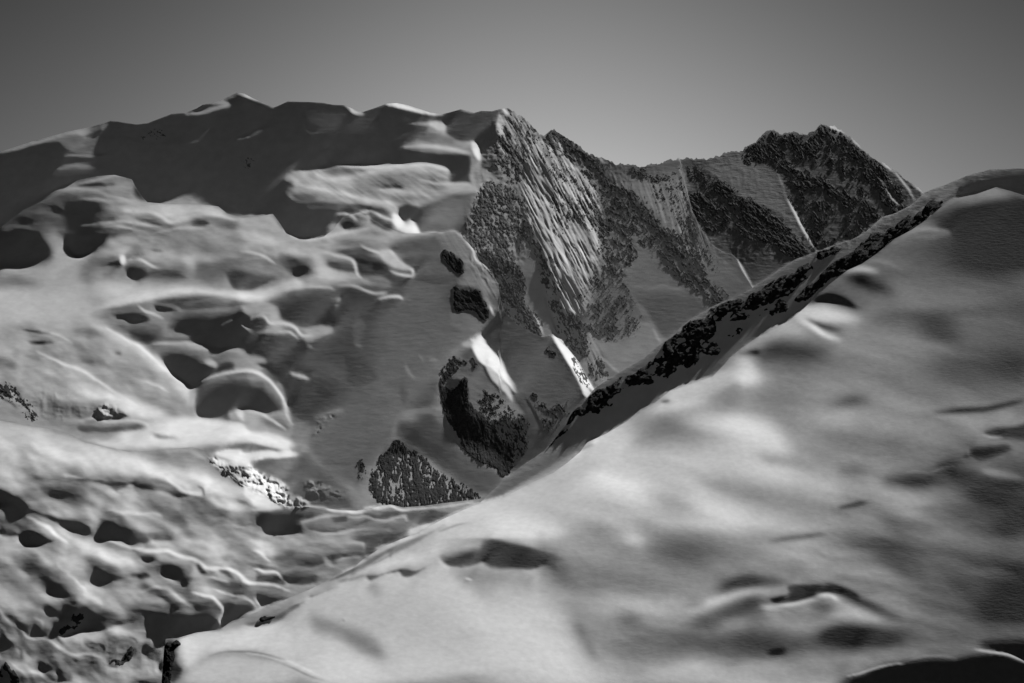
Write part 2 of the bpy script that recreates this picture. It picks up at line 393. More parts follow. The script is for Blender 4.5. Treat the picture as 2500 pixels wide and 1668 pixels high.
P 228 5 1830,950 1870,920 1930,880 1960,960 2040,1050 2090,1100 2130,1210 2190,1290 2200,1370 2130,1290 2060,1220 1960,1150 1890,1090
P 170 8 1950,1130 2050,1210 2150,1330 2170,1430 2100,1350 2000,1250
P 150 8 1760,975 1850,940 1830,1000
L 90 8 4 1980,1100 1950,1120
P 72 30 1960,900 2335,900 2335,1500 2220,1400 2150,1200 2060,1020
@z5
C X
P 140 14 2050,1060 2160,1080 2160,1115 2060,1120 2140,1190 2220,1260 2290,1290 2335,1420 2370,1600 2200,1530 2100,1400 2000,1200
P 56 10 1600,1420 1620,1320 1680,1270 1800,1235 1960,1220 2100,1230 2200,1310 2320,1460 2200,1530 2000,1500 1900,1530 1880,1600 1700,1600 1610,1520
P 88 12 2060,1270 2130,1270 2150,1310 2080,1300
L 200 20 8 1640,1270 1760,1220 1900,1190 2000,1180 2100,1200 2200,1270 2300,1400 2345,1520
P 165 14 1880,1530 1960,1490 2060,1510 2200,1567 2350,1640 2100,1640 1900,1600
@z7
C X
P 82 30 400,350 560,330 720,720 600,740 500,600 400,450
L 190 8 3 600,420 615,500
L 175 8 3 640,560 700,700
P 105 12 760,0 1060,0 940,330 860,350
L 200 7 3 730,0 800,180 890,350
L 200 7 3 800,0 870,160 930,300
L 200 7 3 830,0 900,130 960,260
L 190 6 3 880,0 950,130
L 190 9 3 970,60 1000,120
L 180 6 3 780,350 810,500 860,560
L 170 5 3 840,400 920,560
L 175 8 3 500,540 560,650 590,730
L 180 9 3 600,70 690,180 740,290
P 68 20 940,300 1250,150 1380,600 1240,770 1000,700 900,560 900,420
P 78 20 1250,200 1480,120 1700,280 1880,380 1950,500 1600,800 1350,500
P 58 20 1300,340 1700,350 1900,400 1950,500 1620,760 1450,560
P 92 20 1380,600 1500,700 1560,800 1200,1040 1100,900 980,760 1240,770
L 120 10 6 1480,680 1550,800
L 105 10 6 1050,900 1200,1030
P 75 30 200,550 560,740 800,1000 940,1230 600,1560 400,1200 290,900 100,700
P 225 5 660,730 720,750 820,870 880,960 1000,1160 960,1160 850,1040 780,940
P 195 6 810,990 870,1060 980,1200 930,1230 880,1120
P 95 14 960,700 1020,800 1080,960 1110,1080 1040,1140 900,1000
C N
P 45 12 850,1320 1000,1180 1500,870 2000,560 2335,380 2335,740 1970,1065 1500,1270 1000,1567 680,1567
L 75 12 4 1210,1030 1400,910 1600,770 1800,600 2000,490
P 62 30 1300,1350 1800,980 2250,700 2200,800 1900,1060 1400,1300
@z7
C X
L 45 12 6 440,1240 500,1330 560,1450 600,1560
L 120 8 4 1040,900 1120,960 1200,1030
L 118 8 4 960,710 1000,790 1040,880
L 96 8 4 1290,310 1450,350 1560,325 1680,348 1760,330 1900,385
@r1
C X
P 150 20 0,250 220,300 400,340 600,400 650,430 350,360 0,290
P 205 20 1300,250 1600,230 1900,260 2335,400 2335,500 1900,430 1500,480 1000,480 700,430 900,400
P 75 20 650,280 850,290 1100,280 1200,310 1050,340 700,350
L 190 14 6 650,262 780,240 880,262 1000,255 1150,270 1300,330
P 60 6 770,160 830,130 930,160 1060,215 980,240 860,250 780,225
L 215 12 4 810,185 870,160 900,185
L 200 10 4 830,200 930,215
P 125 20 830,390 1000,395 900,420 780,415
P 110 12 1250,375 1350,380 1450,400 1320,405
P 60 12 1830,240 2000,250 2200,200 2100,280 1900,260
P 95 15 1900,180 2060,190 2300,330 2280,380 2100,270
P 205 12 1950,165 2060,195 2200,290 2330,400 2100,340 1930,210
P 190 40 -50,300 600,420 1200,560 1700,800 1500,830 1200,700 700,640 -50,640
L 130 10 6 0,245 200,295 420,345 600,395 680,430 900,480 1050,508
P 150 30 -50,660 350,650 800,660 1100,700 1000,720 300,710 0,750
P 130 30 -50,700 200,740 380,850 900,900 1500,900 1700,1100 1500,1260 1100,1200 700,900 300,960 0,800
P 45 10 380,720 600,730 830,725 1060,740 1240,780 1400,810 1560,870 1440,875 1300,830 1200,830 1070,800 950,810 850,775 600,745 400,740
P 70 14 1000,740 1400,800 1560,870 1480,860 1200,800
L 195 10 6 500,715 680,725
P 85 14 250,700 400,740 300,740
L 170 14 8 1060,790 1120,800
P 42 10 360,850 420,835 470,850 400,860
P 90 18 200,800 450,800 700,870 500,880 300,840
P 28 16 -50,830 60,850 130,880 220,960 80,935 0,900
P 42 25 0,930 200,960 400,1010 700,1100 760,1190 500,1110 300,1020 100,980
P 150 22 150,850 350,960 500,1000 760,980 790,1150 750,1190 600,1050 380,1020 230,950
P 30 10 810,1040 900,1060 1050,1110 1200,1160 1230,1230 1150,1262 1000,1230 870,1220 815,1180
P 55 22 1200,1150 1380,1170 1420,1230 1240,1240
P 165 30 800,960 1000,990 1250,1000 1400,1080 1600,1150 1400,1150 1150,1120 950,1050
L 200 16 10 850,990 1050,1010 1250,1020 1320,1050
P 180 25 1500,650 1900,750 2200,900 2300,960 2100,990 1850,880 1650,800
L 210 30 14 1300,700 1500,820 1640,850 1720,800
L 50 9 5 1640,790 1670,820 1650,880
P 40 8 1900,900 1960,910 2080,965 2020,970 1930,930
P 100 25 1700,980 1900,1000 1980,1040 1750,1040
P 175 18 1680,900 1900,920 2150,990 2000,1000 1750,950
P 130 30 1700,1050 2130,1000 2130,1100 1750,1130
L 185 14 10 1600,1150 1800,1120 2080,1110
P 150 30 1400,1120 2100,1130 2335,1200 2335,1400 1700,1300
P 110 6 1660,490 1800,460 1990,435 2230,460 2330,500 2200,510 1970,480 1780,530 1760,570 1700,560
P 235 8 1770,540 1830,500 1960,485 1990,515 2150,510 2335,535 2200,545 2050,590 2020,620 1900,590
P 215 8 1720,600 1850,590 2000,630 2080,700 2200,760 2300,830 2320,930 2200,880 2100,790 1950,760 1850,680
P 100 12 2030,620 2100,560 2335,550 2335,880 2290,820 2200,740 2150,700 2060,680
P 120 8 1830,630 1930,620 2030,690 2120,770 2050,770 1940,720 1860,680
P 120 10 1930,650 2000,640 2080,730 1980,740
P 150 6 1260,495 1450,480 1560,490 1680,590 1620,570 1500,510 1380,520
L 55 7 3 2050,460 2040,510
L 50 7 3 2180,880 2205,905
L 215 10 4 2040,430 2330,490
L 235 14 6 2080,985 2200,975 2335,960
P 50 8 2130,1000 2335,960 2335,1180 2200,1150 2130,1080
@r2
C X
P 225 14 0,350 200,390 330,430 330,510 200,440 0,400
P 150 14 0,160 150,200 300,260 380,300 340,390 200,350 0,330
P 95 20 100,230 250,240 350,290 330,340 180,280
L 190 14 6 0,175 120,200 230,260 330,330
L 180 12 5 300,100 330,200 385,290
P 100 14 30,600 180,560 400,560 410,620 330,860 260,780 120,700
P 235 8 0,560 150,510 400,520 415,560 200,560 20,590
P 225 8 0,640 150,760 290,830 300,900 430,910 510,955 350,960 200,970 0,900
P 58 40 420,500 600,650 850,900 850,980 500,950 330,880 420,650
P 76 40 500,380 900,200 1200,250 1150,450 1000,600 900,800 600,600
P 90 25 530,200 800,150 1200,140 1200,190 850,190 620,230 540,300
L 110 20 10 560,230 700,190 800,170
L 60 14 8 520,400 600,360
P 75 30 1220,380 1500,200 1650,350 1750,480 2080,720 1940,860 1650,700 1420,500
P 52 30 1230,250 1500,400 1750,620 1900,780 1700,650 1400,480
P 92 16 500,750 700,800 860,870 600,830
P 80 14 450,740 560,740 620,820 500,830
P 85 10 1080,560 1230,400 1400,500 1450,560 1200,520
L 225 14 5 350,960 550,968 700,990 880,1003 1000,975 1180,952 1260,985 1400,975 1600,955 1850,920
L 210 14 6 620,980 830,1012 980,990
P 50 8 130,1000 190,975 400,965 560,985 700,1015 620,1035 500,1080 460,1110 500,1160 450,1190 250,1175 150,1140 125,1080
P 62 8 840,1020 1000,1000 1130,975 1210,985 1300,995 1500,975 1560,975 1500,1060 1450,1110 1380,1080 1300,1020 1200,1040 1050,1050 950,1040
P 70 8 1300,1000 1500,980 1700,1000 1640,1040 1480,1110 1350,1090
P 110 20 460,1110 550,1060 700,1030 900,1050 1100,1070 1260,1040 1340,1090 1500,1120 1300,1190 900,1170 500,1200
L 170 14 7 470,1105 560,1060 720,1045 780,1030
L 160 12 7 820,1055 950,1045 1060,1065 1180,1055 1270,1040 1320,1080
P 52 10 690,1050 800,1040 800,1080 720,1080
P 62 12 850,1100 950,1070 1050,1080 950,1095 850,1110
L 150 20 12 550,1160 700,1170 900,1140 1100,1150 1200,1180
P 60 16 500,1120 640,1130 900,1120 750,1150 560,1150
P 62 16 820,1190 1000,1170 1400,1160 1330,1220 1150,1280 1000,1380 900,1400 900,1330 1000,1320 1010,1280 900,1230
P 62 14 1100,1180 1440,1150 1200,1260 1020,1340 1020,1250
L 165 22 8 620,1290 800,1280 860,1260 980,1260 1000,1290
P 135 20 400,1310 600,1300 850,1250 1000,1260 990,1300 780,1300 560,1330
P 58 12 600,1340 750,1310 1000,1310 980,1370 850,1380 700,1430 660,1400
P 110 12 680,1420 800,1370 960,1370 930,1420 800,1440
L 160 10 5 700,1400 760,1380 830,1375
P 150 25 0,1250 200,1250 400,1260 500,1200 400,1300 250,1380 200,1340 0,1320
L 200 16 8 80,1320 150,1340 220,1390
P 70 18 440,1330 600,1340 600,1440 450,1440
P 90 25 220,1320 420,1300 450,1440 300,1440
L 210 11 5 85,1475 180,1465 240,1462 290,1500 315,1550
P 52 7 75,1490 180,1480 240,1480 300,1567 110,1567
P 62 10 320,1480 500,1480 600,1540 560,1567 330,1567
@r3
C X
P 150 40 0,350 500,420 700,560 700,700 500,700 100,500
P 30 16 -20,0 60,10 130,60 200,90 60,90 -20,80
P 60 30 -20,120 150,130 200,200 100,300 0,260
P 24 22 130,310 220,300 350,350 470,410 260,430 160,390
P 32 25 -20,250 100,300 150,350 0,350
L 190 24 14 200,210 300,250 420,330 500,390 550,430
P 40 25 300,170 500,190 700,240 760,350 600,280 400,210
P 175 30 500,310 750,360 900,450 1100,560 1200,620 900,580 700,500
P 140 25 -20,360 200,430 450,450 480,560 300,520 100,490
P 60 30 60,540 250,510 330,560 370,640 280,680 200,640
P 50 20 150,600 280,580 330,650 250,680
P 100 20 360,510 450,500 470,550 390,550
P 85 22 320,650 480,640 500,740 330,780 200,720
L 165 20 12 490,600 540,660 620,740 680,800
P 60 22 350,800 500,790 620,820 650,900 550,930 450,870
L 150 18 10 320,840 450,855 520,890
P 28 18 320,900 450,880 550,870 640,950 640,1000 500,1010 380,980
P 120 25 -20,640 100,620 200,800 300,900 330,970 200,960 0,880
P 30 14 440,1030 560,1000 660,1000 700,860 800,920 880,940 1000,990 1100,1040 900,1120 800,1150 700,1140 500,1180 460,1130
P 150 16 660,790 720,820 830,890 865,940 780,900 680,830
P 130 16 880,880 980,920 1020,1000 950,950
P 135 25 760,770 1000,760 1250,780 1400,760 1500,800 1600,950 1400,960 1250,900 1050,900 900,850
L 185 22 12 1150,800 1300,790 1400,800 1480,880 1580,930
P 80 22 1300,840 1400,850 1500,940 1400,930
P 60 25 750,590 900,640 1000,720 800,740
P 40 14 1060,680 1180,670 1220,710 1100,710
P 90 20 940,700 1050,700 1100,730 1000,740
P 32 10 1170,510 1260,500 1310,550 1250,590 1190,560
P 75 25 1290,530 1500,560 1560,620 1500,700 1350,640
L 205 22 9 880,400 1000,430 1200,480 1400,490 1550,550 1700,620 1900,650 2000,720 2200,770 2335,800
P 42 12 1590,580 1650,590 1670,650 1620,670 1600,630
P 45 14 1300,620 1450,640 1500,700 1400,700
P 60 22 1380,690 1560,690 1560,780 1480,760
P 40 10 1760,640 1850,640 1920,700 1860,705 1790,680
P 125 20 1640,700 1800,700 1950,740 2060,840 2080,960 1950,860 1800,830 1700,760
L 195 16 7 1640,700 1750,715 1850,730
L 195 18 8 1730,790 1850,840 1980,860 2040,900 2080,960
L 200 12 6 2060,860 2100,900 2150,945
P 45 10 1760,870 1900,880 2010,880 2080,970 1950,1040 1840,1090 1820,990
L 210 20 8 1600,820 1700,860 1770,930 1815,1000 1820,1080
P 48 14 2060,800 2200,820 2335,850 2335,880 2170,940 2110,880
P 50 8 2090,650 2200,640 2290,650 2320,740 2240,760 2130,710
L 210 11 5 2080,650 2200,635 2280,640 2320,700
P 30 20 1050,930 1250,960 1400,970 1600,960 1700,960 1810,1060 1780,1130 1500,1180 1400,1190 1300,1120 1150,1000
P 38 14 1400,960 1700,970 1800,1080 1500,1160 1400,1100
P 120 18 1240,930 1340,940 1400,1030 1320,980
P 150 20 640,1150 760,1140 900,1150 1100,1060 1200,1090 1300,1250 1340,1350 1200,1260 1000,1200 700,1200
P 120 25 880,1200 1100,1200 1200,1400 1300,1460 1340,1420 1340,1568 1000,1568 880,1420
L 185 14 8 1090,1130 1180,1140 1260,1220 1330,1340
P 45 14 1060,1180 1100,1200 1130,1260 1080,1230
P 50 16 1200,1200 1260,1260 1330,1390 1220,1370 1170,1280
P 38 8 880,1360 940,1380 1000,1440 960,1455 890,1440
P 18 6 910,1385 1000,1380 1050,1330 1080,1290 1060,1350 1010,1400 960,1400
P 18 6 500,1150 540,1125 600,1080 640,990 660,1000 620,1060 560,1120 540,1155
P 110 30 -20,880 200,980 400,1200 800,1300 870,1360 800,1568 -20,1568
L 180 18 10 0,950 100,1080 250,1200 400,1240 550,1310 700,1340 850,1370
L 160 14 8 280,1010 340,1080 350,1140
P 60 22 260,1060 330,1130 420,1200 300,1170
P 45 10 430,1020 470,1150 520,1250 440,1180
L 30 10 4 45,1170 100,1250
L 55 14 7 110,1260 200,1370
P 38 14 290,1370 340,1380 430,1470 350,1450
P 38 22 450,1450 540,1450 600,1530 560,1568 480,1540
P 70 22 600,1360 750,1390 760,1430 640,1400
L 165 20 10 200,1480 320,1490 450,1568
P 35 10 0,1390 60,1450 130,1568 60,1568 0,1480
L 150 12 6 50,1370 150,1470 220,1568
P 170 20 1000,1530 1100,1490 1330,1430 1340,1500 1100,1545
P 45 15 1050,1568 1150,1550 1330,1545 1330,1600
@r4
C F
P 175 30 500,850 700,760 1000,600 1300,420 1900,60 2335,50 2335,1300 1800,1500 600,1568 0,1200 0,1130 300,1040
P 190 25 1350,330 1700,150 2000,70 2100,150 1900,240 1600,330 1400,430
P 100 16 1150,480 1350,390 1500,330 1650,260 1500,360 1350,450 1200,510
L 215 9 4 1010,530 1200,440 1380,360 1500,290 1700,180 1900,100
L 90 9 4 1010,610 1150,540 1280,450 1400,380
L 35 9 3 1175,540 1200,500
L 120 8 4 1350,520 1480,410 1580,335
L 105 14 8 1580,330 1750,270 2000,230
P 72 8 900,600 1000,540 1200,450 1240,450 1100,540 1000,610 900,680 850,690
L 210 12 5 700,720 850,640 980,560
P 60 7 640,740 850,640 900,620 870,660 760,710
P 205 20 850,680 1000,630 1300,540 1550,500 1850,380 1700,380 1600,430 1350,590 1000,660
P 195 30 1900,200 2335,160 2335,350 2000,350 1650,430 1500,480
P 62 8 1580,520 1650,490 1800,440 2000,420 2200,440 2400,480 2400,620 2250,635 2100,600 1950,580 1850,610 1750,620 1640,600
P 70 6 985,680 1100,670 1280,620 1390,640 1500,590 1560,540 1480,620 1350,700 1270,690 1260,660 1130,680 1020,732
P 150 8 520,810 740,740 980,670 970,690 900,720 770,745 740,770 620,830 530,860
P 58 5 520,850 620,820 740,765 700,800 600,840 540,865
P 125 6 760,725 980,680 900,725 780,740
P 140 8 0,1040 150,960 480,820 500,850 470,890 350,930 200,990 0,1060
P 45 6 0,1070 200,1020 470,890 500,880 450,930 350,1000 300,1050 150,1110 30,1100
L 20 8 2 130,1045 200,1020
L 20 12 3 350,960 440,920
L 215 9 4 0,1020 200,925 480,810
P 110 40 550,1000 700,1050 1000,1150 1150,1350 1000,1350 750,1180 550,1130
P 125 25 1000,760 1120,800 1050,880
P 125 40 1700,620 2100,640 2335,660 2335,1000 2000,900 1750,720
L 112 10 6 0,1340 150,1360 350,1430 550,1520 750,1568
L 200 14 10 0,1320 200,1350 400,1410 650,1530
P 165 60 600,900 1500,850 2000,1200 1500,1300 900,1100
P 190 50 700,1300 1100,1450 1100,1568 600,1568
L 210 10 4 1800,710 1850,725
L 80 6 3 790,1050 810,1060
@r3
C F
P 190 25 1450,1220 1600,1160 1900,1130 2335,1080 2335,1290 2000,1300 1700,1330 1530,1450
L 105 12 6 1700,1355 1820,1315 2000,1310 2150,1330 2335,1380
P 170 25 1700,1380 2000,1350 2335,1420 2335,1568 1520,1568
P 12 4 1350,1240 1440,1215 1475,1250 1440,1300 1420,1400 1390,1568 1325,1568
P 45 5 1420,1330 1465,1320 1440,1380 1500,1460 1400,1568
@r5
C F
P 190 25 0,1100 500,860 740,640 1000,500 1140,420 1340,290 1800,80 2100,0 2150,100 1700,280 1300,400 1000,700 600,900 0,1180
P 175 40 0,1200 500,900 1000,700 1500,550 2335,450 2335,1300 1500,1300 700,1300 0,1300
P 205 30 0,1180 400,1200 600,1310 500,1370 0,1340
P 205 40 850,850 1100,900 1300,1000 1100,1000 850,930
P 190 50 1450,420 2000,400 2335,600 1900,560 1500,470
L 90 50 22 1740,240 1880,180 2020,120
P 160 20 1380,130 1850,40 2000,100 1700,250 1400,280
L 70 16 6 1390,275 1450,260
P 110 40 1350,380 1700,520 2100,600 1700,600 1250,560 1150,480
P 135 60 1300,520 1700,600 2335,740 1800,680 1300,650
P 105 60 1350,1060 1550,1070 1700,1150 1500,1190 1350,1150
P 110 50 750,1280 950,1250 950,1350 800,1370
P 145 60 400,1150 1000,1100 1200,1220 700,1220
P 130 60 1700,900 2335,950 2335,1200 1900,1080
P 130 50 1050,1200 1300,1200 1350,1330 1200,1300
P 200 30 1050,1370 1200,1360 1270,1420 1180,1450 1080,1410
P 110 50 1300,1450 1900,1350 2335,1380 2335,1500 1500,1520
P 62 12 -50,1400 150,1420 350,1470 520,1520 560,1567 -50,1567
P 135 20 560,1400 700,1430 700,1567 560,1540
L 90 14 6 680,680 760,650 830,610
@r6
C F
P 105 100 700,100 2500,0 2500,900 1500,900 700,500
P 28 80 1500,-60 2500,-60 2500,100 2000,90 1700,20
P 55 50 1700,150 2000,110 2400,80 2400,150 1900,190
L 170 30 16 850,210 1000,190 1150,210
P 60 22 880,260 1000,240 1200,320 1300,400 1100,360
P 52 14 560,490 650,420 750,400 880,430 980,520 880,490 700,450
P 180 20 530,530 680,490 800,520 1000,600 900,620 700,590 520,600
L 75 22 12 560,600 700,660 850,690
L 200 24 14 480,600 600,650 720,730 850,770
P 170 30 0,850 250,700 450,600 560,680 500,740 250,790
P 75 50 200,820 450,780 650,830 800,900 600,950 300,960 200,920
P 60 14 0,880 150,850 180,880 60,890
P 188 34 0,920 90,900 160,1000 180,1090 100,1080 0,1000
P 110 70 600,900 1400,900 1600,1300 1000,1150
L 60 30 22 1100,600 1400,570 1650,560 2400,510
P 125 80 1300,350 2100,400 2400,400 2335,470 1500,540
P 62 40 1450,620 1650,580 1800,600 1600,680
P 65 30 1520,740 1650,690 1800,700 1790,760 1620,760
P 125 40 1350,800 1800,820 2300,780 2100,860 1500,850
P 62 60 1450,980 1700,920 2200,900 2400,950 2400,1120 1900,1080 1600,1050
P 110 50 1500,1100 1900,1250 2335,1200 2000,1320 1600,1300
P 50 26 700,1330 830,1270 950,1230 1080,1250 950,1290 820,1320
P 155 40 620,1380 850,1360 1000,1370 900,1430 700,1430
L 38 28 14 1600,1360 1900,1340 2050,1330 2335,1260
P 130 40 1300,1480 1800,1400 2335,1350 2335,1420 1900,1480
P 30 12 2010,1530 2100,1500 2250,1490 2400,1440 2400,1500 2200,1540 2080,1550
L 130 9 5 2000,1530 2060,1552 2160,1548
L 120 8 4 2150,1540 2230,1520 2335,1515
P 190 50 0,1400 200,1450 300,1567 0,1567
@r7
C F
P 175 50 0,80 300,150 500,240 200,240 0,200
P 115 70 500,0 1500,80 1800,200 900,240 600,180
P 90 28 150,200 280,210 520,250 420,280 300,270
P 68 26 800,340 950,310 1150,330 950,365
P 165 40 0,350 600,350 1000,440 1300,460 800,520 0,450
P 110 60 1200,60 1800,60 1850,180 1400,200
P 34 20 2020,20 2200,0 2400,0 2400,60 2100,45
L 165 8 3 2000,40 2080,60 2160,60
P 32 14 1900,160 1990,145 2200,130 2210,165 2060,220 1970,245 1900,220
L 145 8 3 1890,145 1885,210 1960,255
P 35 10 1840,215 1890,200 1890,225
P 38 18 1620,300 1680,270 1780,270 1720,300 1640,310
L 165 8 3 1340,350 1450,335 1570,350 1650,315 1770,290
P 48 30 1150,400 1350,360 1600,360 1700,400 1500,470 1300,440
P 50 40 1600,310 1900,300 2000,360 1800,420 1700,380
P 32 80 1750,420 2000,380 2400,420 2400,640 2000,640 1800,560
L 125 40 20 1800,240 2000,280 2100,340 2335,390
L 135 26 14 2000,330 2150,350 2335,400
P 105 70 1500,560 1900,700 2100,850 1800,860 1500,700
P 118 50 1650,700 1950,780 1900,830 1700,790
P 24 40 2200,580 2400,650 2400,760 2280,740
P 32 40 2080,780 2250,780 2300,820 2150,840
P 85 60 800,550 1050,540 1300,720 1100,680
L 55 20 12 820,640 950,610 1060,590
P 130 60 0,500 500,500 800,560 600,650 200,700
P 78 30 250,560 0,500 150,520
P 58 80 850,800 1200,820 1600,950 1500,1050 1100,1000
L 130 40 22 900,680 1080,730 1200,800
L 62 24 14 250,910 450,880 700,850
P 48 110 1300,1050 1900,1100 2400,1080 2400,1400 1700,1330 1400,1200
P 20 80 2000,1350 2400,1280 2500,1500 2200,1500
P 120 60 0,950 700,930 1100,1100 900,1200 200,1170
P 50 30 0,1240 100,1210 400,1260 300,1290 0,1300
L 180 34 18 -50,1370 100,1310 250,1305 400,1310
P 40 12 280,1385 420,1340 420,1275 550,1265 720,1270 860,1300 940,1330 820,1330 700,1335 600,1370 480,1405 350,1405
P 32 16 700,1240 850,1280 950,1330 1000,1380 850,1340 820,1300
L 165 22 10 250,1440 400,1425 540,1400 640,1370
L 175 22 10 640,1350 750,1345 830,1390
P 55 45 0,1440 200,1400 250,1460 50,1520
P 60 30 600,1400 750,1410 800,1450 650,1460
L 40 40 20 880,1360 1050,1420 1200,1490 1350,1540
L 165 34 20 750,1520 900,1490 1050,1520 1200,1567
P 125 50 1100,1380 1500,1400 2000,1500 1400,1500
@r8
C F
P 175 60 0,750 500,820 650,1100 800,1400 1200,1568 0,1568
P 65 12 -50,405 150,430 350,470 500,540 540,640 500,640 440,610 300,620 200,635 -50,600
P 95 30 440,470 550,540 640,640 660,740 560,740 500,640
P 125 40 600,450 1200,500 1300,700 1000,750 700,700
P 75 60 1300,460 1800,440 1950,520 1600,600 1350,570
P 110 70 1000,600 1900,620 1800,780 1200,800
P 155 40 700,920 1200,880 1600,900 1500,990 1000,1000
P 70 30 1620,920 1740,890 1700,950
P 35 28 1850,790 1980,740 2100,700 2200,740 2345,760 2345,795 2050,800 1950,830
L 195 34 20 1600,1010 1780,930 1950,865 2100,820 2345,805
P 40 32 1640,1090 1800,1030 1900,950 2050,900 2200,880 2200,940 2000,1010 1800,1090
P 35 8 2280,880 2400,860 2400,905 2320,908
L 160 30 16 2200,940 2345,960
P 70 30 1000,1020 1180,1010 1220,1060 1120,1080
P 80 25 670,1060 730,1080 790,1240 760,1240 700,1140
P 48 80 1500,1180 1900,1150 2345,1180 2400,1330 1700,1330
P 85 60 1050,1220 1500,1160 1500,1330 1200,1280
L 100 30 18 780,1240 850,1380
L 145 50 30 1850,1130 2100,1090
P 190 40 1250,1480 1450,1440 1700,1390 2000,1420 1600,1480 1350,1520
P 165 50 1300,1500 2345,1440 2345,1568 1300,1568
P 70 50 1900,1450 2345,1400 2400,1480 2200,1480
@s1
C F
P 70 60 0,640 300,680 800,700 1100,640 1500,620 1300,800 900,820 600,800 0,780
L 48 50 30 250,820 400,800
P 45 40 640,680 850,600 1100,640 1250,700 900,740 700,720
P 115 50 1400,640 2000,600 2350,640 2100,720 1500,780
P 120 40 900,840 1500,760 1950,800 1800,850 1500,840 1100,920 800,1000
P 150 40 0,920 200,890 380,910 500,1000 850,1068 850,1200 -100,1200
P 24 30 1380,900 1600,860 1760,880 1900,850 2100,835 2200,850 2300,890 2500,960 2500,1300 900,1300 880,1040 1000,1000 1250,920
P 28 26 2000,740 2200,725 2450,750 2450,920 2350,880 2200,820 2100,790
P 36 20 1060,1000 1250,940 1400,930 1400,1200 1060,1200
L 125 12 6 1420,870 1540,845 1680,845 1800,865
L 215 11 5 1950,790 2080,812 2200,828 2290,860 2400,915
L 170 5 2 890,1012 1000,990 1080,960 1230,918 1380,902
L 60 10 5 1140,1020 1210,1025
L 60 10 5 1300,995 1410,1005
"""
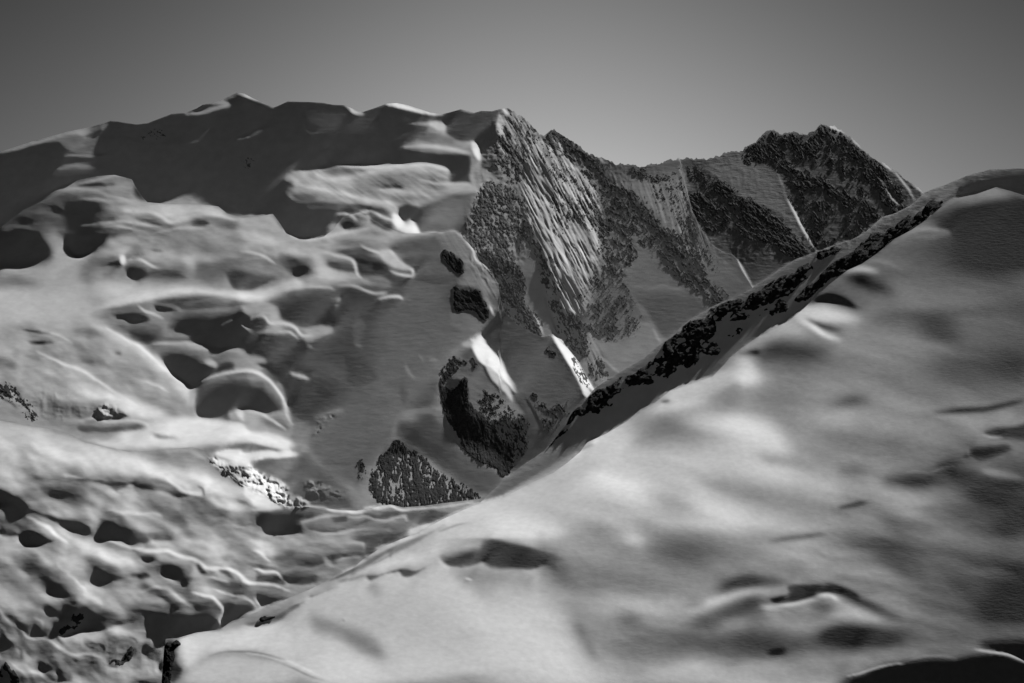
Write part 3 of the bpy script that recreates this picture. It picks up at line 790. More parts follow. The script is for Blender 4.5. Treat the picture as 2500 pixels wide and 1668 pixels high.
ROCKS="""# kind(layer) density streak_angle_deg aspect noise_px | label
@z3
R U .58 55 2.5 9 290,225 330,225 420,290 545,395 560,440 490,500 440,440 340,320|grey rock streaked with snow on the right side of the middle summit
R U .60 60 2.5 9 230,400 300,380 400,500 480,560 460,610 400,620 415,760 360,815 280,805 240,720 200,650 195,540|broken rock rib running down below the middle summit
R U .74 62 2.5 9 130,830 260,850 420,940 440,1060 400,1180 370,1300 300,1320 380,1480 420,1600 420,1800 150,1700 -60,1400 0,1000 80,900|large dark rock buttress left of the fluted snow wall
R U .70 50 2 9 640,385 680,392 780,460 870,520 940,590 1100,700 1080,760 960,720 860,640 790,620 700,580 620,500|dark rock crest dropping right from the small pointed peak
R U .50 58 3 8 680,860 760,900 900,1000 1000,960 1040,1060 1040,1250 960,1180 900,1120 780,1180 720,1250 640,1150 650,1020|speckled rock band crossing the fluted snow wall
R U .62 50 2.5 8 880,650 1000,700 1150,800 1300,900 1520,1120 1490,1260 1420,1325 1300,1280 1120,1060 1000,850|long diagonal rock band below the saddle
R U .64 55 2.5 8 1050,1080 1200,1180 1340,1400 1260,1500 1180,1560 1060,1400|dark rock rib beside the right edge of the sunlit flutes
R U .52 25 2 8 1320,690 1420,710 1450,765 1620,770 1690,700 1700,740 1600,815 1420,800 1300,730|thin dark rock bands just under the saddle
R U .64 48 2.5 8 1480,1260 1560,1200 1720,1260 1840,1400 1900,1480 1970,1640 2090,1740 2080,1780 1960,1830 1850,1720 1700,1600 1500,1420|broad dark rock slab above the shaded snow bowl
R U .50 58 2.5 9 430,1150 500,1180 540,1330 600,1400 700,1500 740,1620 720,1800 600,1700 560,1500 500,1400 420,1480 400,1400|mottled rock between the dark buttress and the sunlit flutes
@z3
R U .30 68 7 4 1150,800 1300,850 1600,820 1700,780 1760,900 1800,1100 1900,1300 1980,1400 2000,1560 1800,1300 1650,1150 1540,1100 1350,900|faint dark streaks down the pale fluted panel under the saddle
R B .34 60 6 4 1760,700 1850,700 2050,860 2200,960 2335,1000 2335,1040 2150,980 1950,920 1800,820|thin rock streaks above the dark triangular crag
@z7
R U .44 55 2.5 5 940,330 1080,150 1180,190 1250,330 1380,600 1300,740 1050,760 960,690 800,560 860,400|grey rock apron below the sunlit flutes
R U .64 60 2.5 8 640,400 760,520 900,620 960,760 920,920 860,900 760,800 700,640|dark rock wedge at the foot of the fluted wall
R U .70 60 2.2 9 230,340 330,330 430,470 320,460 480,520 560,640 560,730 400,650 260,560 200,480|dark crag at the foot of the buttress with snow ledges
R U .50 70 3 8 980,900 1040,900 1100,1060 1080,1150 1000,1160|small rock flecks on the pale rib above the near rocky ridge
@z3
R B .80 40 2 9 1750,880 1830,900 1950,960 2070,1100 2070,1200 1950,1220 1870,1180 1790,1040|dark triangular crag over the shaded cirque
@z4
R B .80 38 2.5 9 150,560 350,690 560,800 700,950 820,1085 690,1120 560,1020 350,950 200,880 170,760|long dark rock band slanting down over the shaded cirque
R B .60 60 2 9 350,330 520,210 600,260 520,400 420,430 340,400|rock crest of the left shoulder of the right hand peak
R B .76 40 2.2 9 510,310 600,320 680,440 850,500 1000,600 1150,680 1300,790 1260,850 1100,760 950,660 850,620 700,600 600,480|dark rock belt slanting across the right hand peak
R B .48 55 2.5 9 600,225 720,215 880,165 900,300 1200,470 1300,600 1300,740 1200,660 1000,500 800,420 650,330|speckled rock face under the top of the right hand peak
R B .68 50 2.2 9 880,158 1000,200 1110,280 1290,440 1400,560 1520,740 1400,780 1250,560 1080,380 900,230|dark skyline rock of the right hand peak
R B .42 45 3 8 0,480 200,600 400,700 500,800 350,760 100,560|thin rock streaks left of the fluted snow panel
R B .36 60 2.5 8 680,640 900,700 1280,880 1100,960 850,1050 740,850|sparse rock flecks low on the right hand peak
@z6
R S .92 50 1.5 8 1600,230 1640,205 1720,260 1760,300 1775,380 1740,400 1700,360 1650,310|small black rock patch near the top of the snowy spur
R S .93 40 1.5 8 1700,490 1740,530 1890,530 1920,600 1960,650 1975,760 1920,760 1880,700 1800,680 1710,690|black rock patch halfway down the snowy spur
R S .90 75 2 10 1590,1240 1620,1320 1700,1330 1760,1260 1805,1250 1810,1400 1860,1500 1950,1560 2090,1750 2180,1790 2170,1970 2100,2050 2030,1980 1900,1920 1780,1830 1740,1730 1650,1590 1605,1450|tall black cliff on the left side of the bright snow pyramid
R S .52 50 2 8 1700,1080 1860,1110 1870,1160 1750,1120 1690,1200 1620,1290 1600,1200|scattered rock flecks high on the bright snow pyramid
@z7
R S .60 55 2.5 8 840,880 880,920 940,1050 1005,1165 965,1200 900,1120 850,980|jagged sunlit rock edge ending at the near rocky ridge
@z7
R S .42 50 2.5 7 480,1200 540,1300 600,1400 620,1520 700,1480 800,1330 850,1250 760,1270 650,1340 560,1260|scattered rock flecks in the gully between the pyramid and the near ridge
R S .5 40 2 6 615,815 690,850 690,885 640,870|tiny rock cluster on the smooth shaded snow right of the pyramid top
@z3
R U .42 62 6 4 440,480 560,470 700,600 860,760 980,900 1030,1000 960,1000 820,860 640,760 500,640|thin dark rock ribs between the upper snow flutes
@r2
R S .54 60 2 8 1900,30 2030,60 2200,200 2300,300 2290,460 2200,560 2170,440 2060,400 1980,250|mottled rock and snow right of the tall black cliff
R S .80 85 2.2 10 1220,425 1330,500 1450,560 1500,650 1650,720 1750,780 1870,860 1900,900 1800,960 1600,1000 1300,1000 1150,930 1040,860 1030,680 1100,560 1190,500|black cliff at the bottom of the snow basin above the glacier
R S .66 85 3 6 925,600 965,600 960,760 940,760|thin vertical rock sliver left of the lowest black cliff
@z1
R U .70 10 2 5 1150,620 1250,575 1330,575 1340,612 1210,630|row of tiny dark rocks in the shade below the left skyline
R U .85 50 1.4 5 1985,780 2030,795 2055,810 2045,850 2000,848|tiny dark rock alone in the shaded face below the highest dome
@r3
R G .66 -50 1.6 8 640,975 690,985 680,1040 600,1100 560,1160 490,1160 540,1110 600,1050|chain of small black rocks in the dark hollow of the glacier
R G .85 -45 1.6 8 905,1390 960,1375 1010,1370 1060,1275 1090,1300 1055,1380 1000,1420 960,1400|black rock lip under a snow bulge at the lower left
R G .60 50 2 9 -60,1360 20,1390 70,1440 150,1568 150,1640 -60,1640|dark rocks in the bottom left corner
@z5
R S .50 45 3 9 -60,1290 60,1300 110,1330 180,1400 300,1560 240,1567 150,1450 40,1390 -60,1370|streaks of rock along the snow rib at the left edge
@z4
R N .8 -40 2.5 12 1720,700 1745,725 1650,820 1500,920 1425,970 1390,940 1500,840 1620,760|black rocks high on the near shaded ridge
R N .86 -42 2 12 1120,1075 1200,985 1380,880 1425,930 1290,1075 1180,1150 1000,1240 900,1310 780,1410 700,1400 850,1270 980,1150|long solid black outcrop against the edge of the sunlit snow slope
R N .75 -25 2 11 860,1085 960,1040 1045,1040 1030,1075 900,1110|small black rock row under the lip of the near ridge
R N .84 -35 2 12 380,1400 560,1290 700,1180 800,1140 800,1250 680,1370 450,1450 400,1440|large black outcrop right of the middle of the near ridge
R N .60 -20 1.6 12 110,1480 180,1440 300,1430 500,1470 650,1400 610,1500 450,1520 200,1540|patchy rocks below the large black outcrop of the near ridge
@z7
R N .76 -35 1.6 11 1940,570 2080,480 2200,450 2335,400 2335,490 2200,530 2100,570 1980,600|black rock strip under the crest of the near ridge
R N .76 -35 1.5 11 1590,770 1750,640 1850,600 1960,600 1960,760 1850,900 1780,980 1650,1040 1500,1080 1440,1060 1480,930 1570,870|big broken black outcrop in the middle of the near ridge
R N .76 -30 1.5 11 930,1290 1100,1150 1300,1060 1400,1000 1440,1060 1500,1090 1350,1140 1200,1200 1100,1320 950,1360|low broken black outcrop on the left part of the near ridge
R N .92 -20 1.4 12 1890,850 1970,790 2025,840 2000,885 1910,875|lone black boulder below the broken outcrop
R N .85 -20 1.6 9 2075,745 2150,690 2210,670 2190,700 2150,740|small black rock pair below the rock strip
@r5
R N .92 -45 2 10 600,460 640,400 700,320 760,330 800,345 740,385 690,370 650,430|narrow black rock point on the lower crest of the near ridge
R N .90 -45 2 9 465,635 510,550 620,495 600,525 530,575|lowest small black rock of the near ridge
@r3
R F .99 80 1.3 14 1360,1245 1400,1258 1440,1222 1478,1245 1440,1262 1425,1290 1432,1330 1410,1390 1398,1450 1408,1500 1395,1568 1390,1700 1325,1700 1332,1500 1348,1380 1340,1300|black cliff edge at the lower left tip of the sunlit slope
@r3
R F .95 -25 3 8 2120,1050 2150,1032 2230,1014 2245,1026 2160,1058|dark rock showing under the snow cornice
"""
CONT={
'U':[(-120,402),(0,371),(90,342),(168,321),(223,310),(255,300),(270,295),(288,297),(333,304),(360,301),(420,278),(453,276),(480,265),(495,256),(513,253),(537,247),(558,236),(580,226),(597,229),(617,240),(645,252),(668,263),(685,256),(702,248),(750,249),(786,251),(813,256),(840,257),(862,266),(885,274),(915,264),(945,253),(969,252),(995,257),(1020,265),(1050,275),(1080,279),(1100,274),(1125,267),(1142,271),(1157,276),(1175,271),(1200,272),(1223,266),(1240,264),(1255,273),(1276,287),(1295,304),(1313,320),(1318,329),(1331,333),(1338,323),(1345,317),(1354,316),(1366,325),(1384,336),(1398,344),(1411,354),(1430,372),(1450,380),(1480,392),(1525,402),(1570,407),(1600,401),(1630,389),(1660,387),(1666,410),(1675,455),(1690,515),(1714,563),(1735,596),(1765,617),(1785,620),(1798,632),(1818,670),(1837,703),(1900,850)],
'B':[(1560,470),(1640,395),(1660,387),(1690,389),(1720,390),(1756,381),(1780,371),(1803,371),(1827,356),(1844,349),(1858,335),(1871,323),(1888,318),(1905,329),(1925,326),(1946,322),(1973,325),(1994,313),(2003,301),(2025,306),(2045,315),(2076,335),(2097,356),(2134,387),(2179,412),(2213,440),(2257,470),(2320,520),(2400,600)],
'S':[(-120,560),(0,556),(60,512),(130,478),(190,440),(240,430),(279,427),(300,432),(322,438),(332,458),(345,478),(360,494),(420,499),(490,499),(533,504),(555,522),(590,532),(630,529),(666,522),(680,540),(699,570),(735,586),(760,584),(790,578),(815,560),(822,548),(840,528),(880,518),(898,531),(940,555),(985,570),(1020,570),(1050,569),(1090,566),(1113,566),(1128,579),(1145,595),(1158,612),(1170,637),(1184,655),(1200,676),(1218,694),(1222,730),(1228,756),(1260,790),(1300,814),(1324,823),(1345,819),(1357,822),(1390,855),(1414,885),(1450,949),(1500,1040)],
'G':[(-120,1000),(0,1027),(60,1038),(125,1048),(180,1064),(205,1080),(270,1095),(315,1103),(375,1101),(420,1096),(470,1092),(497,1099),(516,1128),(560,1154),(585,1181),(635,1199),(660,1220),(695,1238),(720,1237),(750,1238),(795,1241),(835,1246),(870,1247),(900,1242),(925,1236),(954,1232),(984,1239),(1035,1235),(1080,1229),(1155,1220),(1172,1218),(1230,1260)],
'N':[(1040,1330),(1160,1236),(1180,1221),(1200,1201),(1235,1168),(1275,1137),(1305,1118),(1329,1101),(1338,1090),(1354,1069),(1381,1038),(1392,1012),(1405,996),(1430,975),(1450,951),(1480,930),(1510,912),(1540,893),(1570,876),(1600,850),(1630,828),(1660,801),(1690,777),(1741,748),(1785,730),(1837,703),(1871,681),(1905,656),(1936,636),(1965,625),(1994,614),(2018,606),(2042,597),(2060,590),(2076,587),(2110,570),(2134,547),(2155,530),(2185,522),(2223,503),(2237,490),(2247,479),(2257,470),(2298,455),(2360,429),(2418,414),(2500,411),(2620,408)],
'F':[(385,1800),(392,1700),(399,1600),(403,1560),(433,1558),(478,1545),(537,1537),(567,1516),(600,1507),(660,1480),(719,1454),(755,1440),(798,1419),(861,1388),(885,1367),(930,1337),(975,1318),(1020,1301),(1080,1268),(1154,1235),(1200,1221),(1230,1214),(1300,1178),(1350,1155),(1385,1130),(1416,1104),(1434,1080),(1480,1059),(1530,1029),(1564,999),(1600,982),(1636,955),(1690,936),(1740,919),(1770,888),(1782,873),(1812,849),(1850,823),(1885,806),(1922,786),(1960,756),(1991,725),(2025,694),(2069,660),(2103,645),(2141,619),(2185,583),(2226,561),(2264,535),(2298,505),(2326,486),(2384,474),(2432,457),(2469,467),(2500,477),(2620,530)]}
# name, key, u-range, depth at anchor(u,v), bottom extends below: contour keys of nearer layers
LAY=[('U',-120,1900,5200,(900,420)),('B',1560,2400,7600,(1900,500)),('S',-120,1500,3900,(700,900)),('G',-120,1230,2900,(500,1300)),('N',1040,2620,2300,(1700,850)),('F',385,2620,1300,(1500,1200))]
NEAR={'U':'SNF','B':'UNF','S':'GNF','G':'NF','N':'F','F':''}
G=2.5; U0=-120; V0=140; W=int((2500+240)/G); H=int((1668+130-V0)/G)   # canvas
FR={'F':(0,0,1),'z1':(0,150,3.336),'z2':(600,150,3.336),'z3':(1150,200,3.336),'z4':(1700,250,2.925),'z5':(0,550,3.336),'z6':(600,550,3.336),'z7':(1150,600,3.336),
'r1':(0,950,3.336),'r2':(600,950,3.336),'r3':(0,1200,3.35),'r4':(600,1200,3.35),'r5':(1200,900,3.336),'r6':(1800,600,3.336),'r7':(1800,1050,3.336),'r8':(1200,1200,3.35),'s1':(1800,1350,3.357)}
def cont(k,u):
    c=np.array(CONT[k],float); o=np.interp(u,c[:,0],c[:,1]); return np.where((u<c[0,0])|(u>c[-1,0]),1e5,o)
def gk(s):
    r=max(1,int(3*s+.5)); x=np.arange(-r,r+1); k=np.exp(-x*x/(2*s*s)); return k/k.sum()
def blur(a,s):
    if s<.3: return a
    k=gk(s); r=len(k)//2
    for ax in (0,1):
        p=[(0,0),(0,0)]; p[ax]=(r,r); b=np.pad(a,p,mode='edge'); o=np.zeros_like(a); n=a.shape[ax]
        for i,w in enumerate(k):
            o+= w*(b[i:i+n] if ax==0 else b[:,i:i+n])
        a=o
    return a
def smooth(pts,closed):
    p=np.array(pts,float); n=len(p)
    if n<3: return p
    if closed: q=np.vstack([p[-1:],p,p[:2]])
    else: q=np.vstack([2*p[:1]-p[1:2],p,2*p[-1:]-p[-2:-1]])
    out=[]
    t=np.linspace(0,1,5)[:-1][:,None]
    for i in range(len(q)-3):
        a,b,c,d=q[i:i+4]
        out.append(.5*((2*b)+(-a+c)*t+(2*a-5*b+4*c-d)*t*t+(-a+3*b-3*c+d)*t**3))
    if not closed: out.append(p[-1:])
    return np.vstack(out)
def cover(kind,pts,width,bl):
    """coverage on a local window; canvas px"""
    m=int(3*bl+width+3); x0=max(0,int(pts[:,0].min())-m); x1=min(W,int(pts[:,0].max())+m+1)
    y0=max(0,int(pts[:,1].min())-m); y1=min(H,int(pts[:,1].max())+m+1)
    if x1<=x0 or y1<=y0: return None
    X,Y=np.meshgrid(np.arange(x0,x1)+0.,np.arange(y0,y1)+0.)
    if kind=='P':
        c=np.zeros(X.shape,bool); n=len(pts)
        for i in range(n):
            ax,ay=pts[i]; bx,by=pts[(i+1)%n]
            if ay==by: continue
            r0=int(np.ceil(min(ay,by)))-y0; r1=int(np.ceil(max(ay,by)))-y0
            r0=max(r0,0); r1=min(r1,X.shape[0])
            if r1<=r0: continue
            yy=Y[r0:r1,:1]; xi=ax+(yy-ay)*(bx-ax)/(by-ay)
            c[r0:r1]^=(X[r0:r1]<xi)
        c=c.astype(float)
    else:
        d=np.full(X.shape,1e9); n=len(pts); t=np.linspace(0,1,n)
        L=np.zeros(X.shape)
        for i in range(n-1):
            a=pts[i]; b=pts[i+1]; v=b-a; l2=(v@v)+1e-9
            u=np.clip(((X-a[0])*v[0]+(Y-a[1])*v[1])/l2,0,1)
            e=np.hypot(X-a[0]-u*v[0],Y-a[1]-u*v[1]); s=(i+u)/(n-1)
            k=e<d; d[k]=e[k]; L[k]=s[k]
        wd=width*.5*(1-.75*np.abs(2*L-1)**3)
        c=np.clip(wd-d+.5,0,1)
    return x0,x1,y0,y1,blur(c,bl)
SHF=True
def cover2(p,bl,win):
    q=cover('P',p,0,bl); o=np.zeros((win[3]-win[2],win[1]-win[0]))
    a,b,c,d,m=q; a0=max(a,win[0]); b0=min(b,win[1]); c0=max(c,win[2]); d0=min(d,win[3])
    o[c0-win[2]:d0-win[2],a0-win[0]:b0-win[0]]=m[c0-c:d0-c,a0-a:b0-a]; return o
def region(k):
    uu=U0+G*np.arange(W); vv=(V0+G*np.arange(H))[:,None]; f=cont('F',uu)[None]; n=cont('N',uu)[None]
    if k=='F': return (vv>f-4).astype(float)
    if k=='N': return ((vv<f+3)&(vv>n-4)).astype(float)
    return ((vv<f+3)&(vv<n+3)).astype(float)
def raster(txt,init=100.,kinds='PL',out=None):
    T=np.full((H,W),float(init)); ox=oy=0;sc=1; RG={k:region(k) for k in 'FNX'}; RM=RG['X']; fn=''
    for ln in txt.split('\n'):
        if not ln.strip() or ln[0]=='#': continue
        if ln[0]=='@':
            fn=ln[1:].split()[0]; ox,oy,sc=FR[fn]; continue
        if ln[0]=='C': RM=RG[ln.split()[1]]; continue
        f=ln.split(); k=f[0]
        if k=='P': tone=float(f[1]); wd=0; bl=float(f[2]); ps=f[3:]
        else: tone=float(f[1]); wd=float(f[2]); bl=float(f[3]); ps=f[4:]
        p=np.array([[float(a) for a in q.split(',')] for q in ps])/sc+[ox,oy]
        p=(p-[U0,V0])/G
        p=smooth(p,k=='P')
        bl=max(.4,bl/sc/G*(1.0 if bl/sc>5 else .65)*(1.6 if fn in ('r5','r6','r7','r8') else 1)); wd=wd/sc/G
        if k=='L': bl=max(.35,bl*(1.1 if fn in ('r5','r6','r7','r8') else .55)); wd=max(wd*1.1,1.0)
        r=cover(k,p,wd,bl)
        if r is None: continue
        x0,x1,y0,y1,c=r
        if k=='P' and tone<82 and float(f[2])<=26 and fn not in ('r5','r6','r7','r8','s1'):      # hollows: soft where the slope turns from the sun, crisp where the shadow ends
            h=p[:,1].max()-p[:,1].min(); q=np.roll(p,-1,0); ar=abs((p[:,0]*q[:,1]-q[:,0]*p[:,1]).sum())/2; pe=np.hypot(*(q-p).T).sum(); h=min(h,2.6*ar/pe*1.3); sg=min(max(.17*h,.5),6.); d=int(round(1.3*sg))
            hard=cover(k,p,0,.75)[4]; 
            if hard.shape!=c.shape: hard=cover2(p,.75,(x0,x1,y0,y1))
            sh=np.zeros_like(c); dl=min(d,c.shape[0]-1); sh[dl:]=hard[:c.shape[0]-dl] if dl else hard
            c=hard*np.clip(blur(sh,sg)*1.25,0,1)
            if h<60:
                up=min(int(round(1.6*sg))+1,c.shape[0]-1); hu=np.zeros_like(c); hu[:-up]=hard[up:]; hu=blur(hu,1.7*sg+.7)*.62
                Tv=T[y0:y1,x0:x1]; Tv-= hu*(1-hard)*np.clip(Tv-(tone+12),0,60)
                dn=1+int(sg*.6); hd=np.zeros_like(c); hd[dn:]=hard[:-dn]; hd=blur(hd,.5*sg+.4)*(1-hard)
                Tv+= hd*28*np.clip((Tv-70)/50,0,1)*np.clip((205-Tv)/40,0,1)
        if k=='L': c=np.clip(c*1.35,0,1)
        c=c*RM[y0:y1,x0:x1]
        T[y0:y1,x0:x1]+= c*(tone-T[y0:y1,x0:x1])
    return T
def t2b(T,amb=.03,floor=None):
    lin=(np.clip(T,0,255)/255)**2.2; T0=255*(amb+.002)**(1/2.2)
    b=(lin-amb)/1.25
    if floor is not None: k=np.clip((T-22)/16,0,1); return np.clip(np.maximum(b,np.where(floor>0,floor*(.3+T/60.)*k-.06*(1-k),floor)),-.2,.58)
    return np.clip(np.where(T<T0,.0015-.16*(T0-T)/T0,b),-.2,.58)
def solve(b,w,U,V,h0,relin=3,its=50,verbose=False):
    """b target, w weight on a grid of spacing h0 (px); U,V centred image coords (v up)."""
    lv=[]; B,Wt,Uu,Vv,h=b,w,U,V,h0
    while True:
        lv.append((B,Wt,Uu,Vv,h))
        if min(B.shape)<24: break
        def ds(a):
            a=a[:a.shape[0]//2*2,:a.shape[1]//2*2]; return (a[::2,::2]+a[1::2,::2]+a[::2,1::2]+a[1::2,1::2])/4
        wd=ds(Wt); B=ds(B*Wt)/np.maximum(wd,1e-6); Wt=wd; Uu=ds(Uu); Vv=ds(Vv); h*=2
    p=None
    for li in range(len(lv)-1,-1,-1):
        B,Wt,Uu,Vv,h=lv[li]
        if p is None:
            p=1.3*Vv.copy()
        else:
            q=np.zeros(B.shape); 
            yi=(np.arange(B.shape[0])-.5)/2; xi=(np.arange(B.shape[1])-.5)/2
            y0=np.clip(np.floor(yi).astype(int),0,p.shape[0]-2); x0=np.clip(np.floor(xi).astype(int),0,p.shape[1]-2)
            fy=(yi-y0)[:,None]; fx=(xi-x0)[None]
            p=(p[y0][:,x0]*(1-fy)*(1-fx)+p[y0+1][:,x0]*fy*(1-fx)+p[y0][:,x0+1]*(1-fy)*fx+p[y0+1][:,x0+1]*fy*fx)
        c=lambda a:(a[:-1,:-1]+a[1:,:-1]+a[:-1,1:]+a[1:,1:])/4
        Bc,Wc,Uc,Vc=c(B),c(Wt),c(Uu),c(Vv)
        au=SX-SY*Uc/FPX; av=SZ-SY*Vc/FPX
        def grad(p):
            gu=(p[:-1,1:]-p[:-1,:-1]+p[1:,1:]-p[1:,:-1])/(2*h)
            gv=(p[:-1,:-1]-p[1:,:-1]+p[:-1,1:]-p[1:,1:])/(2*h)
            return gu,gv
        def gradT(a,bb):
            o=np.zeros_like(p); a=a/(2*h); bb=bb/(2*h)
            o[:-1,1:]+=a+bb; o[:-1,:-1]+=-a+bb; o[1:,1:]+=a-bb; o[1:,:-1]+=-a-bb
            return o
        def lap2(p):  # L^T L via second differences
            o=np.zeros_like(p)
            d=p[:,2:]-2*p[:,1:-1]+p[:,:-2]; o[:,2:]+=d; o[:,1:-1]-=2*d; o[:,:-2]+=d
            d=p[2:]-2*p[1:-1]+p[:-2]; o[2:]+=d; o[1:-1]-=2*d; o[:-2]+=d
            return o
        als=SMO*(1.0)  # smoothing on second differences / h^2 (curvature in slope units per px) scaled by h
        for r in range(relin):
            gu,gv=grad(p)
            N=np.sqrt(gu**2+gv**2+(1+(Uc*gu+Vc*gv)/FPX)**2); N=np.clip(N,1.1,5)
            low=np.where(gv<.25,1.5,0.)      # keep the face from overhanging
            bu=BETAU*np.ones_like(N); bv=BETAV
            w1=Wc/N**2
            def A(x):
                gu,gv=grad(x); s=w1*(au*gu+av*gv)
                return gradT(au*s+bu*gu, av*s+(bv+low)*gv)+als/h**2*lap2(x)+1e-9*x
            s=w1*(SY+Bc*N)
            rhs=gradT(au*s, av*s+bv*1.3+low*.35)+1e-9*p
            # CG
            x=p.copy(); rr=rhs-A(x); d=rr.copy(); rs=(rr*rr).sum(); r0=rs
            for it in range(its if li<2 else its*3):
                Ad=A(d); al=rs/(d*Ad).sum(); x+=al*d; rr-=al*Ad; rn=(rr*rr).sum()
                if rn<1e-7*r0: break
                d=rr+rn/rs*d; rs=rn
            p=x
        if verbose: print(li,B.shape,it)
    return p
SMO=.05; BETAU=.012; BETAV=.006
def shade(p,U,V,h):
    gu=np.gradient(p,axis=1)/h; gv=-np.gradient(p,axis=0)/h
    N=np.sqrt(gu**2+gv**2+(1+(U*gu+V*gv)/FPX)**2)
    return (SX*gu+SZ*gv-SY*(1+(U*gu+V*gv)/FPX))/N
FLUTES=[('z3','430,540 600,470 760,600 900,700 1000,850 1040,980 1050,1370 980,1640 900,1900 700,1900 560,1300 440,1050 415,800',63,3.4,5.),
('z3','230,270 300,215 450,330 520,450 400,600 300,560 220,440',60,4,3.5),
('z3','1130,780 1700,760 1780,1000 1950,1320 1900,1567 1700,1400 1500,1120',72,4,1.),
('z4','230,380 500,430 620,620 800,1000 600,760 350,640 200,560',75,6,.15),
('z7','900,720 1020,780 1120,1060 1000,1100',65,5,1.2),
('z3','1560,400 2335,500 2335,900 1700,700',78,5,.1),
('z2','330,880 1100,850 1650,880 1600,1080 1250,1150 700,1120 340,1080',35,5,.5),
('z6','1540,60 1720,60 1900,300 2060,560 1950,650 1800,500 1700,250',60,8,.6)]
ROUGH=[('z5','230,1400 400,1340 700,1450 1060,1540 900,1567 300,1567',2.,30),
('r3','480,1150 1000,1250 1340,1400 1340,1500 900,1500 700,1300',1.5,30),
('z4','0,400 2300,400 1700,700 1200,1000 900,1100 0,1100',.5,16),
('z3','560,430 1300,700 1300,1567 1000,1567 600,700',1.0,13),
('z3','230,270 540,400 400,1567 0,1567 0,980',1.6,13)]
BLOCKS=[('r1','1700,560 1760,570 1850,610 2000,640 2120,690 2335,800 2335,960 2200,900 2000,790 1850,700',4,10),
('r2','0,650 60,640 200,760 300,800 330,870 450,900 510,955 300,950 120,800 0,700',4,10),
('r2','470,740 600,760 780,850 800,890 600,880 500,830',.8,10),
('r2','540,380 580,260 700,200 780,190 700,250 620,320',.8,9),
('z5','770,1490 880,1455 1040,1550 900,1565 790,1555',2,11)]
DRIFTS=[('r3','-100,-350 700,-250 1500,-250 2100,50 2335,400 2000,900 1400,1150 1340,1500 -200,1700',24,2.4,30,24,501,15,False),
('z5','-100,850 700,850 1200,1150 1500,1500 1000,1600 300,1567 -100,1250',24,2.6,17,10,511,10,False),
('z1','0,1200 600,1050 1300,1200 2200,1280 2335,1560 800,1560 400,1400 100,1450',14,3.2,16,10,521,10,False),
('z6','0,0 900,50 1300,150 1000,500 400,480 0,500',16,3.0,16,8,531,10,False),
('r5','0,1250 500,900 1100,500 2000,80 4300,-1400 4400,2600 0,2600',14,4.5,60,5,541,20,False),
('r7','900,200 2500,-200 2500,1700 600,1700 400,1000',14,4.,34,6,551,20,False),
('r3','-50,1000 300,1050 500,1300 900,1500 900,1568 -50,1568',50,3.0,14,16,561,8,False),
('r4','-100,250 300,330 900,300 1000,500 600,750 0,700',8,4,14,11,571,5,False),
('z2','340,900 1600,860 1600,1100 1240,1250 600,1130 340,1100',24,5,8,9,581,5,False)]
LABEL=dict(U=('snow covered summit range on the left with the fluted wall and the low saddle','mountain'),
B=('right hand rocky peak behind the saddle, farthest of the mountains','mountain'),
S=('lower snow bowl with humps on the left and the bright pyramid','snow field'),
G=('undulating glacier at the lower left below the bowl','glacier'),
N=('narrow shaded ridge with black rocks behind the sunlit slope','ridge'),
F=('large smooth sunlit snow slope filling the lower right','snow slope'))
# ---------------------------------------------------------------- materials
def mat_snow(name,scale,bump,alb=.6):
    m=bpy.data.materials.new(name); m.use_nodes=True; nt=m.node_tree; nd=nt.nodes; L=nt.links.new
    b=nd['Principled BSDF']; b.inputs['Roughness'].default_value=.72; b.inputs['Specular IOR Level'].default_value=.15
    tc=nd.new('ShaderNodeTexCoord')
    n1=nd.new('ShaderNodeTexNoise'); n1.inputs['Scale'].default_value=.35/scale; n1.inputs['Detail'].default_value=5; L(tc.outputs['Object'],n1.inputs[0])
    r=nd.new('ShaderNodeMapRange'); r.inputs['From Min'].default_value=.3; r.inputs['From Max'].default_value=.7; r.inputs['To Min'].default_value=alb-.05; r.inputs['To Max'].default_value=alb+.03
    L(n1.outputs[0],r.inputs[0]); L(r.outputs[0],b.inputs['Base Color'])
    mp=nd.new('ShaderNodeMapping'); mp.inputs['Scale'].default_value=(.35,.35,1.2); mp.inputs['Rotation'].default_value=(0,.35,0); L(tc.outputs['Object'],mp.inputs[0])
    n2=nd.new('ShaderNodeTexNoise'); n2.inputs['Scale'].default_value=1.0/scale; n2.inputs['Detail'].default_value=6; n2.inputs['Roughness'].default_value=.6; L(mp.outputs[0],n2.inputs[0])
    bp=nd.new('ShaderNodeBump'); bp.inputs['Strength'].default_value=bump; bp.inputs['Distance'].default_value=scale*.6; L(n2.outputs[0],bp.inputs['Height']); L(bp.outputs[0],b.inputs['Normal'])
    return m
def mat_rock(name,scale,lo,hi,bs=.8):
    m=bpy.data.materials.new(name); m.use_nodes=True; nt=m.node_tree; nd=nt.nodes; L=nt.links.new
    b=nd['Principled BSDF']; b.inputs['Roughness'].default_value=.9; b.inputs['Specular IOR Level'].default_value=.1
    tc=nd.new('ShaderNodeTexCoord'); n1=nd.new('ShaderNodeTexNoise'); n1.inputs['Scale'].default_value=1/scale; n1.inputs['Detail'].default_value=8; n1.inputs['Roughness'].default_value=.7
    L(tc.outputs['Object'],n1.inputs[0]); r=nd.new('ShaderNodeMapRange'); r.inputs['From Min'].default_value=.35; r.inputs['From Max'].default_value=.68; r.inputs['To Min'].default_value=lo; r.inputs['To Max'].default_value=hi
    L(n1.outputs[0],r.inputs[0]); L(r.outputs[0],b.inputs['Base Color'])
    bp=nd.new('ShaderNodeBump'); bp.inputs['Strength'].default_value=bs; bp.inputs['Distance'].default_value=scale*.5; L(n1.outputs[0],bp.inputs['Height']); L(bp.outputs[0],b.inputs['Normal'])
    return m
